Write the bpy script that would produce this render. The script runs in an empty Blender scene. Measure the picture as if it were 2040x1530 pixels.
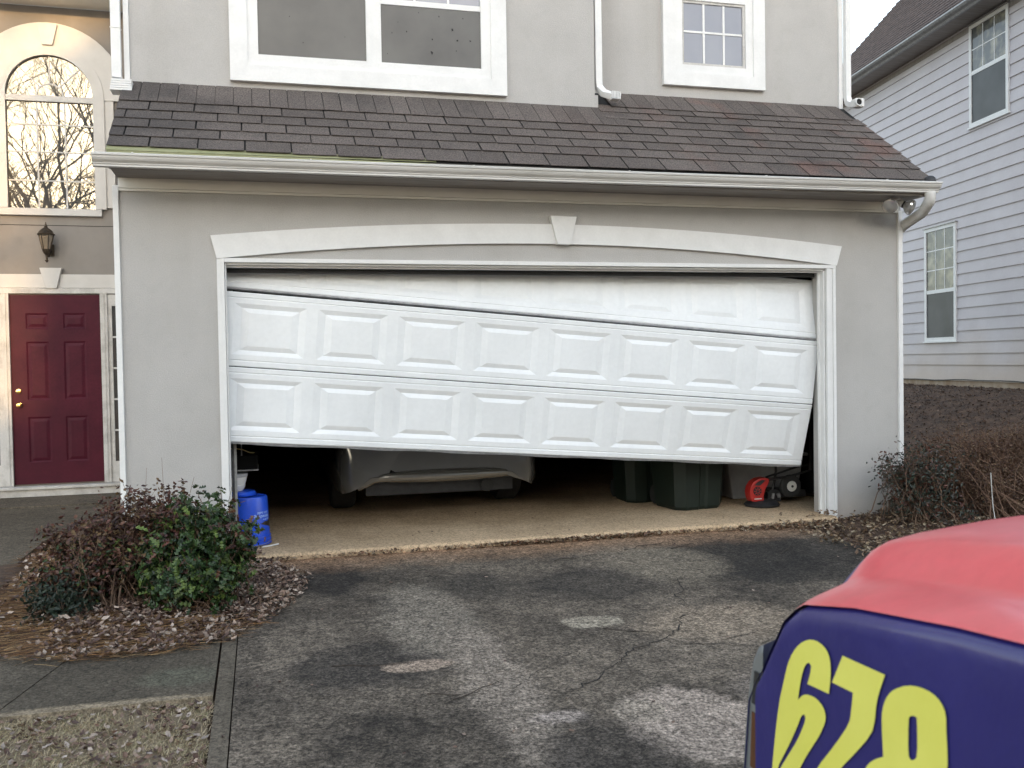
import bpy, bmesh, math, random
import numpy as np
from mathutils import Vector, Matrix, noise
from mathutils.geometry import tessellate_polygon
R = math.radians
random.seed(7)
S = bpy.context.scene
COL = S.collection

# ---------------------------------------------------------------- camera, light
cam_d = bpy.data.cameras.new('camera')
cam = bpy.data.objects.new('camera', cam_d)
COL.objects.link(cam)
cam_d.sensor_width = 36.0
cam_d.lens = 1862.7 / 2040 * 36
cam_d.clip_start = 0.05
cam_d.clip_end = 400
_r = Vector((0.96624, -0.257106, -0.01664))
_u = Vector((0.022488, 0.019822, 0.999551))
_f = Vector((0.256661, 0.96618, -0.024934))
_m = Matrix.Identity(4)
for i in range(3):
    _m[i][0], _m[i][1], _m[i][2] = _r[i], _u[i], -_f[i]
_m[0][3], _m[1][3], _m[2][3] = 0.257, -7.109, 1.380
cam.matrix_world = _m
cam_d.dof.use_dof = True
cam_d.dof.focus_distance = 7.2
cam_d.dof.aperture_fstop = 8
S.camera = cam

SUN_EL, SUN_AZ = 10.0, 3.0      # the sun stands low behind the camera, a little to its left
w = bpy.data.worlds.new('World')
S.world = w
w.use_nodes = True
nt = w.node_tree
bg = nt.nodes['Background']
sky = nt.nodes.new('ShaderNodeTexSky')
sky.sky_type = 'NISHITA'
sky.sun_disc = False
sky.sun_elevation = R(SUN_EL)
sky.sun_rotation = R(180 + SUN_AZ)
sky.air_density = 1.0
sky.dust_density = 1.2
sky.ozone_density = 1.0
hs = nt.nodes.new('ShaderNodeHueSaturation')    # thin high cloud takes most of the blue out of the sky
hs.inputs['Saturation'].default_value = 0.58
nt.links.new(sky.outputs[0], hs.inputs['Color'])
nt.links.new(hs.outputs[0], bg.inputs[0])
bg.inputs[1].default_value = 0.15

sl = bpy.data.lights.new('sun', 'SUN')
sl.energy = 1.7
sl.angle = R(1.0)
sl.color = (1.0, 0.62, 0.27)
sun = bpy.data.objects.new('sun', sl)
COL.objects.link(sun)
_d = Vector((math.sin(R(SUN_AZ)) * math.cos(R(SUN_EL)), math.cos(R(SUN_AZ)) * math.cos(R(SUN_EL)), -math.sin(R(SUN_EL))))
sun.rotation_euler = _d.to_track_quat('-Z', 'Y').to_euler()

S.view_settings.view_transform = 'Standard'
S.view_settings.look = 'None'
S.view_settings.gamma = 1
S.view_settings.use_curve_mapping = False
S.view_settings.exposure = 2.28

# ---------------------------------------------------------------- materials
def lin(c):
    return tuple(c) + (1.0,) if len(c) == 3 else c

def mat(name, c1, c2=None, rough=0.8, scale=6, detail=6, lo=0.35, hi=0.65, bump=0.0, bscale=80, spec=0.5, metal=0.0,
        obj=False, rnd=0.0, stretch=None, fine=0.0, fscale=120, coat=0.0, tint=False, sss=False, bdist=0.01):
    m = bpy.data.materials.new(name)
    m.use_nodes = True
    N, L = m.node_tree.nodes, m.node_tree.links
    b = N['Principled BSDF']
    b.inputs['Roughness'].default_value = rough
    b.inputs['Metallic'].default_value = metal
    b.inputs['Specular IOR Level'].default_value = spec
    if coat:
        b.inputs['Coat Weight'].default_value = coat
        b.inputs['Coat Roughness'].default_value = 0.15
    if obj:
        src = N.new('ShaderNodeTexCoord').outputs['Object']
    else:
        src = N.new('ShaderNodeNewGeometry').outputs['Position']
    if stretch:
        mp = N.new('ShaderNodeMapping')
        mp.inputs['Scale'].default_value = stretch
        L.new(src, mp.inputs[0]); src = mp.outputs[0]
    col = None
    if c2 is not None:
        n = N.new('ShaderNodeTexNoise')
        n.inputs['Scale'].default_value = scale
        n.inputs['Detail'].default_value = detail
        n.inputs['Roughness'].default_value = 0.6
        L.new(src, n.inputs['Vector'])
        r = N.new('ShaderNodeValToRGB')
        r.color_ramp.elements[0].position = lo
        r.color_ramp.elements[1].position = hi
        r.color_ramp.elements[0].color = lin(c1)
        r.color_ramp.elements[1].color = lin(c2)
        L.new(n.outputs[0], r.inputs[0])
        col = r.outputs[0]
    else:
        rgb = N.new('ShaderNodeRGB'); rgb.outputs[0].default_value = lin(c1); col = rgb.outputs[0]
    if fine:
        n = N.new('ShaderNodeTexNoise'); n.inputs['Scale'].default_value = fscale; n.inputs['Detail'].default_value = 3
        L.new(src, n.inputs['Vector'])
        mr = N.new('ShaderNodeMapRange'); mr.inputs['From Min'].default_value = 0.3; mr.inputs['From Max'].default_value = 0.7
        mr.inputs['To Min'].default_value = 1 - fine; mr.inputs['To Max'].default_value = 1 + fine
        L.new(n.outputs[0], mr.inputs[0])
        mx = N.new('ShaderNodeVectorMath'); mx.operation = 'SCALE'
        L.new(col, mx.inputs[0]); L.new(mr.outputs[0], mx.inputs['Scale']); col = mx.outputs[0]
    if rnd:
        oi = N.new('ShaderNodeObjectInfo')
        mr = N.new('ShaderNodeMapRange'); mr.inputs['To Min'].default_value = 1 - rnd; mr.inputs['To Max'].default_value = 1 + rnd
        L.new(oi.outputs['Random'], mr.inputs[0])
        mx = N.new('ShaderNodeVectorMath'); mx.operation = 'SCALE'
        L.new(col, mx.inputs[0]); L.new(mr.outputs[0], mx.inputs['Scale']); col = mx.outputs[0]
    if tint:
        at = N.new('ShaderNodeAttribute'); at.attribute_name = 'tint'
        mx = N.new('ShaderNodeMix'); mx.data_type = 'RGBA'; mx.blend_type = 'MULTIPLY'
        mx.inputs['Factor'].default_value = 1.0
        L.new(col, mx.inputs['A']); L.new(at.outputs['Color'], mx.inputs['B']); col = mx.outputs['Result']
    L.new(col, b.inputs['Base Color'])
    if bump:
        n = N.new('ShaderNodeTexNoise'); n.inputs['Scale'].default_value = bscale; n.inputs['Detail'].default_value = 4
        L.new(src, n.inputs['Vector'])
        bp = N.new('ShaderNodeBump'); bp.inputs['Strength'].default_value = bump; bp.inputs['Distance'].default_value = bdist
        L.new(n.outputs[0], bp.inputs['Height']); L.new(bp.outputs[0], b.inputs['Normal'])
    m['b'] = 1
    return m

def bsdf(m): return m.node_tree.nodes['Principled BSDF']

M = {}
M['stucco'] = mat('stucco', (0.435, 0.422, 0.405), (0.475, 0.462, 0.445), 0.92, 1.6, 5, bump=0.5, bscale=110, fine=0.07, fscale=130, bdist=0.004)
M['white'] = mat('white_trim', (0.74, 0.74, 0.73), (0.80, 0.80, 0.79), 0.6, 5, bump=0.12, bscale=25, bdist=0.004, fine=0.02, fscale=60)
M['wing_shade_white'] = mat('wing_white_shaded', (0.52, 0.505, 0.48), (0.58, 0.565, 0.54), 0.65, 4, bump=0.1, bscale=25, bdist=0.004)  # same white trim, darkened for the shade of the recessed wing
M['cream'] = mat('frieze_paint', (0.80, 0.78, 0.71), (0.84, 0.82, 0.76), 0.7, 4)
M['door_white'] = mat('door_section_paint', (0.77, 0.79, 0.80), (0.85, 0.87, 0.88), 0.42, 1.3, 8, lo=0.3, hi=0.55, fine=0.02, fscale=30, bump=0.08, bscale=500, bdist=0.001)
M['gutter'] = mat('gutter_aluminium', (0.56, 0.55, 0.52), (0.70, 0.69, 0.67), 0.5, 3, 6, lo=0.3, hi=0.6, stretch=(0.4, 3, 6), fine=0.04)
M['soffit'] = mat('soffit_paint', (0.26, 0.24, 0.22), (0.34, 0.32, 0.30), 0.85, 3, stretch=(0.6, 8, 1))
M['drip'] = mat('drip_edge', (0.25, 0.26, 0.13), (0.34, 0.34, 0.20), 0.7, 8)
M['dark'] = mat('black_gap', (0.015, 0.015, 0.016), None, 0.9)
M['underlay'] = mat('underlay', (0.02, 0.02, 0.02), None, 0.95)
M['steel'] = mat('galvanised_edge', (0.22, 0.22, 0.22), (0.32, 0.32, 0.32), 0.45, 20, metal=0.4)
M['rubber'] = mat('rubber', (0.02, 0.02, 0.02), (0.03, 0.03, 0.03), 0.75, 20)
M['blackplastic'] = mat('black_plastic', (0.018, 0.018, 0.02), (0.03, 0.03, 0.032), 0.5, 20)
M['interior'] = mat('unlit_drywall', (0.014, 0.013, 0.013), (0.024, 0.022, 0.021), 0.95, 2)  # drywall taken to near black, the garage gloom put into its colour
M['brass'] = mat('brass', (0.75, 0.52, 0.22), None, 0.22, metal=1.0)
M['bronze'] = mat('aged_bronze', (0.035, 0.028, 0.022), (0.08, 0.06, 0.04), 0.45, 30, metal=0.5)
M['wallgrey'] = mat('wing_stucco', (0.225, 0.207, 0.19), (0.26, 0.24, 0.22), 0.92, 1.6, 5, bump=0.2, bscale=220, bdist=0.003)  # taupe-grey stucco, darkened further for the recess shade
M['doorred'] = mat('maroon_paint', (0.050, 0.007, 0.016), (0.075, 0.010, 0.021), 0.5, 4, 6, lo=0.3, hi=0.7, fine=0.08, fscale=40, bump=0.1, bscale=60, bdist=0.002, spec=0.15)
M['oldwhite'] = mat('weathered_white', (0.34, 0.325, 0.30), (0.56, 0.545, 0.52), 0.75, 7, 8, lo=0.25, hi=0.55, fine=0.06, fscale=70)
M['deepblack'] = mat('flat_black', (0.005, 0.005, 0.005), None, 0.9, spec=0.1)
M['green_can'] = mat('dark_green_plastic', (0.003, 0.009, 0.006), (0.005, 0.014, 0.009), 0.6, 5)
M['tote'] = mat('clear_grey_plastic', (0.30, 0.30, 0.31), (0.40, 0.40, 0.41), 0.3, 6)
M['redtool'] = mat('red_plastic', (0.36, 0.018, 0.016), (0.44, 0.028, 0.022), 0.4, 8)
M['hubwhite'] = mat('hub_plastic', (0.7, 0.7, 0.66), None, 0.5)
M['blue_bucket'] = mat('blue_plastic', (0.012, 0.06, 0.50), (0.018, 0.09, 0.62), 0.32, 4, 4, fine=0.06, fscale=50)
M['scuff'] = mat('scuffed_print', (0.35, 0.50, 0.85), None, 0.6)
M['white_plastic'] = mat('white_plastic', (0.62, 0.61, 0.58), (0.70, 0.69, 0.66), 0.45, 8)
M['wire'] = mat('yellow_wire', (0.55, 0.45, 0.20), None, 0.5)
M['carpaint'] = mat('silver_car_paint', (0.20, 0.205, 0.21), (0.23, 0.235, 0.24), 0.20, 3, metal=0.55, coat=0.6)
M['bumper_highlight'] = mat('bumper_highlight_paint', (0.34, 0.335, 0.325), (0.40, 0.395, 0.385), 0.16, 3, metal=0.7, coat=0.8)  # lighter copy of the car paint, stands for the lip highlight
M['vanred'] = mat('red_vinyl', (0.66, 0.075, 0.085), (0.76, 0.095, 0.11), 0.42, 5, 8, coat=0.35, bump=0.15, bscale=6, bdist=0.01, fine=0.02, fscale=40)
M['vanblue'] = mat('blue_vinyl', (0.016, 0.013, 0.135), (0.020, 0.017, 0.16), 0.45, 3, bump=0.5, bscale=7, bdist=0.012, coat=0.35)
M['vanyellow'] = mat('yellow_vinyl', (0.80, 0.76, 0.13), (0.84, 0.80, 0.16), 0.40, 4, bump=0.5, bscale=7, bdist=0.012, coat=0.3)
M['amber'] = mat('amber_lens', (0.11, 0.045, 0.02), None, 0.25)
M['soil'] = mat('bed_soil', (0.045, 0.026, 0.017), (0.12, 0.072, 0.045), 0.98, 7, 10, fine=0.35, fscale=60, bump=0.7, bscale=35, bdist=0.03)
M['bark'] = mat('bark', (0.035, 0.026, 0.02), (0.075, 0.06, 0.048), 0.95, 20, fine=0.2)
M['stem'] = mat('shrub_stem', (0.11, 0.068, 0.048), (0.20, 0.13, 0.085), 0.9, 14)
M['leaf'] = mat('leaf', (0.9, 0.9, 0.9), None, 0.55, tint=True)
M['hollyleaf'] = mat('holly_leaf', (0.95, 0.95, 0.95), None, 0.38, tint=True, spec=0.4)
M['hedgestem'] = mat('hedge_stem', (0.13, 0.075, 0.05), (0.24, 0.145, 0.095), 0.9, 14)
M['straw'] = mat('straw', (1, 1, 1), None, 0.8, tint=True)
M['hedgetwig'] = mat('hedge_twig', (1, 1, 1), None, 0.9, tint=True)
M['siding'] = mat('siding_paint', (0.55, 0.515, 0.53), (0.61, 0.575, 0.59), 0.75, 2.2, 6, fine=0.025, fscale=40, rnd=0.03)
M['foundation'] = mat('foundation', (0.30, 0.21, 0.14), (0.44, 0.36, 0.28), 0.95, 5, 7, fine=0.1)
M['nroof'] = mat('neighbour_shingle', (0.045, 0.033, 0.031), (0.11, 0.080, 0.074), 0.95, 5, 8, fine=0.35, fscale=16, stretch=(1, 1, 6))
M['far'] = mat('far_foliage', (0.03, 0.045, 0.02), (0.06, 0.08, 0.03), 0.9, 3)
M['brick'] = mat('far_siding', (0.30, 0.27, 0.24), (0.36, 0.33, 0.30), 0.9, 2)
M['gndgrass'] = mat('dormant_lawn_soil', (0.13, 0.095, 0.06), (0.27, 0.215, 0.14), 0.98, 12, 8, fine=0.3, fscale=90, bump=0.5, bscale=60)
M['street'] = mat('street_asphalt', (0.04, 0.04, 0.042), (0.06, 0.06, 0.06), 0.95, 3)
M['crack'] = mat('crack_dark', (0.018, 0.016, 0.014), (0.035, 0.03, 0.026), 0.98, 30)

# shingles: granular, each tab its own shade, reddish and grey-green patches, dark algae at the left end
def shingle_mat():
    m = mat('asphalt_shingle', (0.098, 0.081, 0.072), (0.120, 0.100, 0.089), 0.96, 1.6, 5, fine=0.6, fscale=110, rnd=0.15, bump=0.5, bscale=300, bdist=0.003)
    N, L = m.node_tree.nodes, m.node_tree.links
    b = bsdf(m)
    src = b.inputs['Base Color'].links[0].from_socket
    g = N.new('ShaderNodeNewGeometry')
    # red patches (right part)
    n = N.new('ShaderNodeTexNoise'); n.inputs['Scale'].default_value = 2.1; n.inputs['Detail'].default_value = 2
    L.new(g.outputs['Position'], n.inputs['Vector'])
    mr = N.new('ShaderNodeMapRange'); mr.inputs['From Min'].default_value = 0.52; mr.inputs['From Max'].default_value = 0.66
    L.new(n.outputs[0], mr.inputs[0])
    sx = N.new('ShaderNodeSeparateXYZ'); L.new(g.outputs['Position'], sx.inputs[0])
    mx2 = N.new('ShaderNodeMapRange'); mx2.inputs['From Min'].default_value = 2.4; mx2.inputs['From Max'].default_value = 4.6
    mx2.inputs['To Min'].default_value = 0.0; mx2.inputs['To Max'].default_value = 0.75
    L.new(sx.outputs[0], mx2.inputs[0])
    mu = N.new('ShaderNodeMath'); mu.operation = 'MULTIPLY'; L.new(mr.outputs[0], mu.inputs[0]); L.new(mx2.outputs[0], mu.inputs[1])
    mix = N.new('ShaderNodeMix'); mix.data_type = 'RGBA'; mix.blend_type = 'MULTIPLY'
    L.new(mu.outputs[0], mix.inputs['Factor']); L.new(src, mix.inputs['A']); mix.inputs['B'].default_value = (1.30, 0.92, 0.84, 1)
    # algae streaks: dark, most at the left end
    n2 = N.new('ShaderNodeTexNoise'); n2.inputs['Scale'].default_value = 2.4; n2.inputs['Detail'].default_value = 7
    L.new(g.outputs['Position'], n2.inputs['Vector'])
    lx = N.new('ShaderNodeMapRange'); lx.inputs['From Min'].default_value = -0.8; lx.inputs['From Max'].default_value = 0.3
    lx.inputs['To Min'].default_value = 0.30; lx.inputs['To Max'].default_value = -0.06; L.new(sx.outputs[0], lx.inputs[0])
    ad = N.new('ShaderNodeMath'); ad.operation = 'ADD'; L.new(n2.outputs[0], ad.inputs[0]); L.new(lx.outputs[0], ad.inputs[1])
    mr2 = N.new('ShaderNodeMapRange'); mr2.inputs['From Min'].default_value = 0.52; mr2.inputs['From Max'].default_value = 0.72
    mr2.inputs['To Max'].default_value = 0.75
    L.new(ad.outputs[0], mr2.inputs[0])
    mix2 = N.new('ShaderNodeMix'); mix2.data_type = 'RGBA'; mix2.blend_type = 'MULTIPLY'
    L.new(mr2.outputs[0], mix2.inputs['Factor']); L.new(mix.outputs['Result'], mix2.inputs['A']); mix2.inputs['B'].default_value = (0.58, 0.60, 0.62, 1)
    L.new(mix2.outputs['Result'], b.inputs['Base Color'])
    return m
M['shingle'] = shingle_mat()

def overlay(m, kind):
    N, L = m.node_tree.nodes, m.node_tree.links
    b = bsdf(m); src = b.inputs['Base Color'].links[0].from_socket
    P = N.new('ShaderNodeNewGeometry').outputs['Position']
    sx = N.new('ShaderNodeSeparateXYZ'); L.new(P, sx.inputs[0])
    def mr(s, a, c, d, e):
        r = N.new('ShaderNodeMapRange'); r.inputs['From Min'].default_value = a; r.inputs['From Max'].default_value = c
        r.inputs['To Min'].default_value = d; r.inputs['To Max'].default_value = e; L.new(s, r.inputs[0]); return r.outputs[0]
    def ma(op, a, c):
        k = N.new('ShaderNodeMath'); k.operation = op
        for i, v in enumerate((a, c)):
            if isinstance(v, (int, float)): k.inputs[i].default_value = v
            else: L.new(v, k.inputs[i])
        return k.outputs[0]
    def nz(sc, st, d=5):
        mp = N.new('ShaderNodeMapping'); mp.inputs['Scale'].default_value = st; L.new(P, mp.inputs[0])
        n = N.new('ShaderNodeTexNoise'); n.inputs['Scale'].default_value = sc; n.inputs['Detail'].default_value = d; L.new(mp.outputs[0], n.inputs['Vector']); return n.outputs[0]
    def mix(f, A, Bc, mode='MULTIPLY'):
        k = N.new('ShaderNodeMix'); k.data_type = 'RGBA'; k.blend_type = mode; L.new(f, k.inputs['Factor']); L.new(A, k.inputs['A']); k.inputs['B'].default_value = lin(Bc); return k.outputs['Result']
    if kind == 'stucco':
        src = mix(mr(nz(3.2, (1, 1, 0.18)), 0.50, 0.72, 0, 0.5), src, (0.88, 0.87, 0.85))
        src = mix(mr(nz(9, (1, 1, 1), 8), 0.55, 0.70, 0, 0.35), src, (0.90, 0.90, 0.89))
        dx = ma('DIVIDE', ma('SUBTRACT', sx.outputs[0], 5.50), 0.22); dz = ma('DIVIDE', ma('SUBTRACT', sx.outputs[2], 2.555), 0.065)
        d = ma('SQRT', ma('ADD', ma('MULTIPLY', dx, dx), ma('MULTIPLY', dz, dz)), 0)
        d = ma('ADD', d, ma('MULTIPLY', ma('SUBTRACT', nz(9, (1, 1, 1)), 0.5), 1.4))
        src = mix(mr(d, 0.3, 1.2, 0.7, 0), src, (0.55, 0.54, 0.54))
        z = ma('ADD', sx.outputs[2], ma('MULTIPLY', ma('SUBTRACT', nz(5, (1, 1, 1)), 0.5), 0.3))
        src = mix(mr(z, -0.02, 0.22, 0.5, 0), src, (0.80, 0.70, 0.60))
    else:
        z = ma('ADD', sx.outputs[2], ma('MULTIPLY', ma('SUBTRACT', nz(1.3, (1, 1, 1)), 0.5), 0.9))
        src = mix(mr(z, 0.95, 1.75, 0.85, 0), src, (0.90, 0.80, 0.66))
        src = mix(mr(nz(1.1, (1, 1, 1)), 0.45, 0.7, 0, 0.6), src, (0.93, 0.94, 0.95))
    L.new(src, b.inputs['Base Color'])
overlay(M['stucco'], 'stucco'); overlay(M['wallgrey'], 'stucco'); overlay(M['siding'], 'siding')

# concrete of the driveway, walk and slab
def concrete(name, base_lo, base_hi, blobs=(), clay=None, contrast=(0.38, 0.62), grain=0.72):
    m = bpy.data.materials.new(name); m.use_nodes = True
    N, L = m.node_tree.nodes, m.node_tree.links
    b = bsdf(m); b.inputs['Roughness'].default_value = 0.93; b.inputs['Specular IOR Level'].default_value = 0.25
    P = N.new('ShaderNodeNewGeometry').outputs['Position']
    def nz(scale, detail, rough=0.6, dist=0.0):
        n = N.new('ShaderNodeTexNoise'); n.inputs['Scale'].default_value = scale; n.inputs['Detail'].default_value = detail
        n.inputs['Roughness'].default_value = rough; n.inputs['Distortion'].default_value = dist
        L.new(P, n.inputs['Vector']); return n.outputs[0]
    def mrange(s, a, c, d=0.0, e=1.0):
        r = N.new('ShaderNodeMapRange'); r.inputs['From Min'].default_value = a; r.inputs['From Max'].default_value = c
        r.inputs['To Min'].default_value = d; r.inputs['To Max'].default_value = e; L.new(s, r.inputs[0]); return r.outputs[0]
    def math_(op, a, c):
        k = N.new('ShaderNodeMath'); k.operation = op
        for i, v in enumerate((a, c)):
            if isinstance(v, (int, float)): k.inputs[i].default_value = v
            else: L.new(v, k.inputs[i])
        return k.outputs[0]
    def mixc(f, A, Bc, mode='MIX'):
        k = N.new('ShaderNodeMix'); k.data_type = 'RGBA'; k.blend_type = mode
        L.new(f, k.inputs['Factor'])
        for nm, v in (('A', A), ('B', Bc)):
            if isinstance(v, tuple): k.inputs[nm].default_value = lin(v)
            else: L.new(v, k.inputs[nm])
        return k.outputs['Result']
    big = mrange(math_('ADD', math_('MULTIPLY', nz(0.95, 4, 0.55, 0.5), 0.75), math_('MULTIPLY', nz(4.5, 6, 0.7), 0.3)), contrast[0], contrast[1])
    base_lo = (base_lo[0] * 1.04, base_lo[1] * 0.97, base_lo[2] * 0.86); base_hi = (base_hi[0] * 1.04, base_hi[1] * 0.97, base_hi[2] * 0.86)
    col = mixc(big, base_lo, base_hi)
    sep = N.new('ShaderNodeSeparateXYZ'); L.new(P, sep.inputs[0])
    wob = math_('MULTIPLY', math_('ADD', math_('SUBTRACT', nz(2.6, 7, 0.7), 0.5), math_('MULTIPLY', math_('SUBTRACT', nz(14, 5, 0.7), 0.5), 0.5)), 1.15)
    for bl in blobs:
        bx, by, rx, ry, c, amt = bl[:6]; sharp = bl[6] if len(bl) > 6 else 0
        dx = math_('DIVIDE', math_('SUBTRACT', sep.outputs[0], bx), rx)
        dy = math_('DIVIDE', math_('SUBTRACT', sep.outputs[1], by), ry)
        d = math_('SQRT', math_('ADD', math_('MULTIPLY', dx, dx), math_('MULTIPLY', dy, dy)), 0)
        d = math_('ADD', d, math_('MULTIPLY', wob, 1.1 if sharp else 0.95)); c = (c[0] * 1.03, c[1] * 0.98, c[2] * 0.90)
        f = mrange(d, 0.84, 1.02, amt, 0.0) if sharp else mrange(d, 0.70, 1.14, amt, 0.0)
        col = mixc(f, col, c)
    if clay:
        y0, y1, cc, amt = clay
        f = mrange(math_('ADD', sep.outputs[1], math_('MULTIPLY', wob, 0.45)), y0, y1, 0.0, amt)
        col = mixc(f, col, cc)
    gr = mrange(nz(62, 4, 0.8), 0.36, 0.64, 1 - grain, 1 + grain)
    gr2 = mrange(nz(17, 7, 0.85, 0.8), 0.36, 0.64, 1 - grain * 0.85, 1 + grain * 0.85)
    vm = N.new('ShaderNodeVectorMath'); vm.operation = 'SCALE'; L.new(col, vm.inputs[0]); L.new(math_('MULTIPLY', gr, gr2), vm.inputs['Scale'])
    # hairline crazing
    vo = N.new('ShaderNodeTexVoronoi'); vo.feature = 'DISTANCE_TO_EDGE'; vo.inputs['Scale'].default_value = 26
    mp = N.new('ShaderNodeVectorMath'); mp.operation = 'ADD'
    nn = N.new('ShaderNodeTexNoise'); nn.inputs['Scale'].default_value = 18; nn.inputs['Detail'].default_value = 4; L.new(P, nn.inputs['Vector'])
    sc = N.new('ShaderNodeVectorMath'); sc.operation = 'SCALE'; sc.inputs['Scale'].default_value = 0.10; L.new(nn.outputs['Color'], sc.inputs[0])
    L.new(P, mp.inputs[0]); L.new(sc.outputs[0], mp.inputs[1]); L.new(mp.outputs[0], vo.inputs['Vector'])
    cr = mrange(vo.outputs['Distance'], 0.0, 0.10, 0.55, 1.0)
    vm2 = N.new('ShaderNodeVectorMath'); vm2.operation = 'SCALE'; L.new(vm.outputs[0], vm2.inputs[0]); L.new(cr, vm2.inputs['Scale'])
    L.new(vm2.outputs[0], b.inputs['Base Color'])
    bp = N.new('ShaderNodeBump'); bp.inputs['Strength'].default_value = 0.7; bp.inputs['Distance'].default_value = 0.008
    L.new(math_('ADD', nz(55, 5, 0.75), math_('MULTIPLY', cr, 0.4)), bp.inputs['Height']); L.new(bp.outputs[0], b.inputs['Normal'])
    return m
G1, G2 = (0.044, 0.040, 0.037), (0.195, 0.172, 0.150)
M['driveway'] = concrete('driveway_concrete', G1, G2,
    blobs=[(3.75, -1.05, 1.0, 0.85, (0.030, 0.029, 0.029), 0.8), (2.35, -1.35, 0.55, 0.4, (0.028, 0.028, 0.03), 0.6),
           (1.55, -1.2, 0.28, 0.35, (0.030, 0.03, 0.03), 0.6), (0.65, -0.75, 0.28, 0.45, (0.030, 0.028, 0.028), 0.85),
           (0.75, -2.45, 0.45, 0.35, (0.035, 0.033, 0.033), 0.7), (1.15, -1.75, 0.28, 0.75, (0.25, 0.225, 0.195), 0.75),
           (1.3, -2.9, 0.20, 0.9, (0.28, 0.245, 0.215), 0.75), (3.0, -1.0, 0.4, 0.55, (0.25, 0.22, 0.18), 0.7),
           (2.75, -2.3, 0.5, 0.34, (0.30, 0.25, 0.20), 0.8),
           (2.04, -2.10, 0.20, 0.12, (0.34, 0.31, 0.26), 0.9, 1), (0.98, -2.52, 0.20, 0.09, (0.37, 0.30, 0.25), 0.9, 1), (1.47, -3.30, 0.15, 0.08, (0.34, 0.30, 0.28), 0.9),
           (1.98, -3.50, 0.33, 0.40, (0.36, 0.31, 0.275), 1.0, 1), (1.80, -3.32, 0.13, 0.15, (0.33, 0.29, 0.25), 0.95, 1), (1.55, -3.75, 0.28, 0.45, (0.055, 0.05, 0.047), 0.7), (2.6, -3.3, 0.3, 0.3, (0.24, 0.21, 0.19), 0.7)],
    clay=(-0.62, -0.12, (0.36, 0.215, 0.125), 0.85))
M['walk'] = concrete('walk_concrete', (0.072, 0.065, 0.055), (0.165, 0.148, 0.125), contrast=(0.35, 0.7), grain=0.4,
    blobs=[(-0.5, -2.63, 0.7, 0.06, (0.33, 0.28, 0.21), 0.85), (-0.15, -2.35, 0.2, 0.15, (0.13, 0.14, 0.11), 0.5)])
M['strip'] = concrete('strip_concrete', (0.08, 0.073, 0.062), (0.17, 0.152, 0.13), contrast=(0.35, 0.65), grain=0.3)
M['slab'] = concrete('garage_slab', (0.42, 0.32, 0.215), (0.62, 0.49, 0.35), grain=0.15, clay=(0.30, -0.12, (0.60, 0.44, 0.28), 0.8))
M['slabedge'] = mat('slab_lip', (0.36, 0.22, 0.12), (0.50, 0.36, 0.22), 0.95, 6, 6, fine=0.15)

def glass(name, col, rough=0.03, refl=0.25, wav=0.0, dark_noise=None):
    m = bpy.data.materials.new(name); m.use_nodes = True
    N, L = m.node_tree.nodes, m.node_tree.links
    b = bsdf(m); b.inputs['Base Color'].default_value = lin(col); b.inputs['Roughness'].default_value = 0.6
    if dark_noise:
        n = N.new('ShaderNodeTexNoise'); n.inputs['Scale'].default_value = dark_noise[0]; n.inputs['Detail'].default_value = 5
        P = N.new('ShaderNodeNewGeometry').outputs['Position']; L.new(P, n.inputs['Vector'])
        r = N.new('ShaderNodeValToRGB'); r.color_ramp.elements[0].color = lin(col); r.color_ramp.elements[1].color = lin(dark_noise[1])
        r.color_ramp.elements[0].position = 0.46 if name == 'neighbour_glass' else 0.35; r.color_ramp.elements[1].position = 0.7
        L.new(n.outputs[0], r.inputs[0]); L.new(r.outputs[0], b.inputs['Base Color'])
    gl = N.new('ShaderNodeBsdfGlossy'); gl.inputs['Roughness'].default_value = rough
    gl.inputs['Color'].default_value = (1.0, 0.92, 0.74, 1) if name == 'arch_glass' else (0.95, 0.95, 0.95, 1)  # golden sky tone put into the arch pane's reflection colour
    mx = N.new('ShaderNodeMixShader'); mx.inputs[0].default_value = refl
    out = N['Material Output']
    L.new(b.outputs[0], mx.inputs[1]); L.new(gl.outputs[0], mx.inputs[2]); L.new(mx.outputs[0], out.inputs[0])
    if wav:
        n = N.new('ShaderNodeTexNoise'); n.inputs['Scale'].default_value = 2.2; n.inputs['Detail'].default_value = 1
        P = N.new('ShaderNodeNewGeometry').outputs['Position']; L.new(P, n.inputs['Vector'])
        bp = N.new('ShaderNodeBump'); bp.inputs['Strength'].default_value = wav; bp.inputs['Distance'].default_value = 0.02
        L.new(n.outputs[0], bp.inputs['Height']); L.new(bp.outputs[0], gl.inputs['Normal'])
    return m
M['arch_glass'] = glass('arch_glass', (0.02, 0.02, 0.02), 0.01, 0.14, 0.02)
M['screen'] = glass('window_screen', (0.055, 0.054, 0.054), 0.3, 0.02, 0, (2.2, (0.092, 0.092, 0.088)))
M['blind_glass'] = glass('blind_glass', (0.22, 0.23, 0.275), 0.05, 0.04, 0, (2, (0.27, 0.28, 0.32)))
M['n_glass'] = glass('neighbour_glass', (0.02, 0.02, 0.019), 0.03, 0.05, 0.5, (5, (0.26, 0.235, 0.16)))  # warm blotches painted in as reflected trees
M['n_screen'] = glass('neighbour_screen', (0.022, 0.024, 0.028), 0.3, 0.012, 0, (2.5, (0.05, 0.054, 0.06)))
M['side_glass'] = glass('sidelight_glass', (0.02, 0.018, 0.018), 0.05, 0.12, 0, (2.0, (0.06, 0.045, 0.035)))
M['lens'] = glass('headlight_lens', (0.17, 0.18, 0.18), 0.12, 0.16)
M['bulb'] = glass('bulb_glass', (0.35, 0.35, 0.34), 0.04, 0.5)
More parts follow.
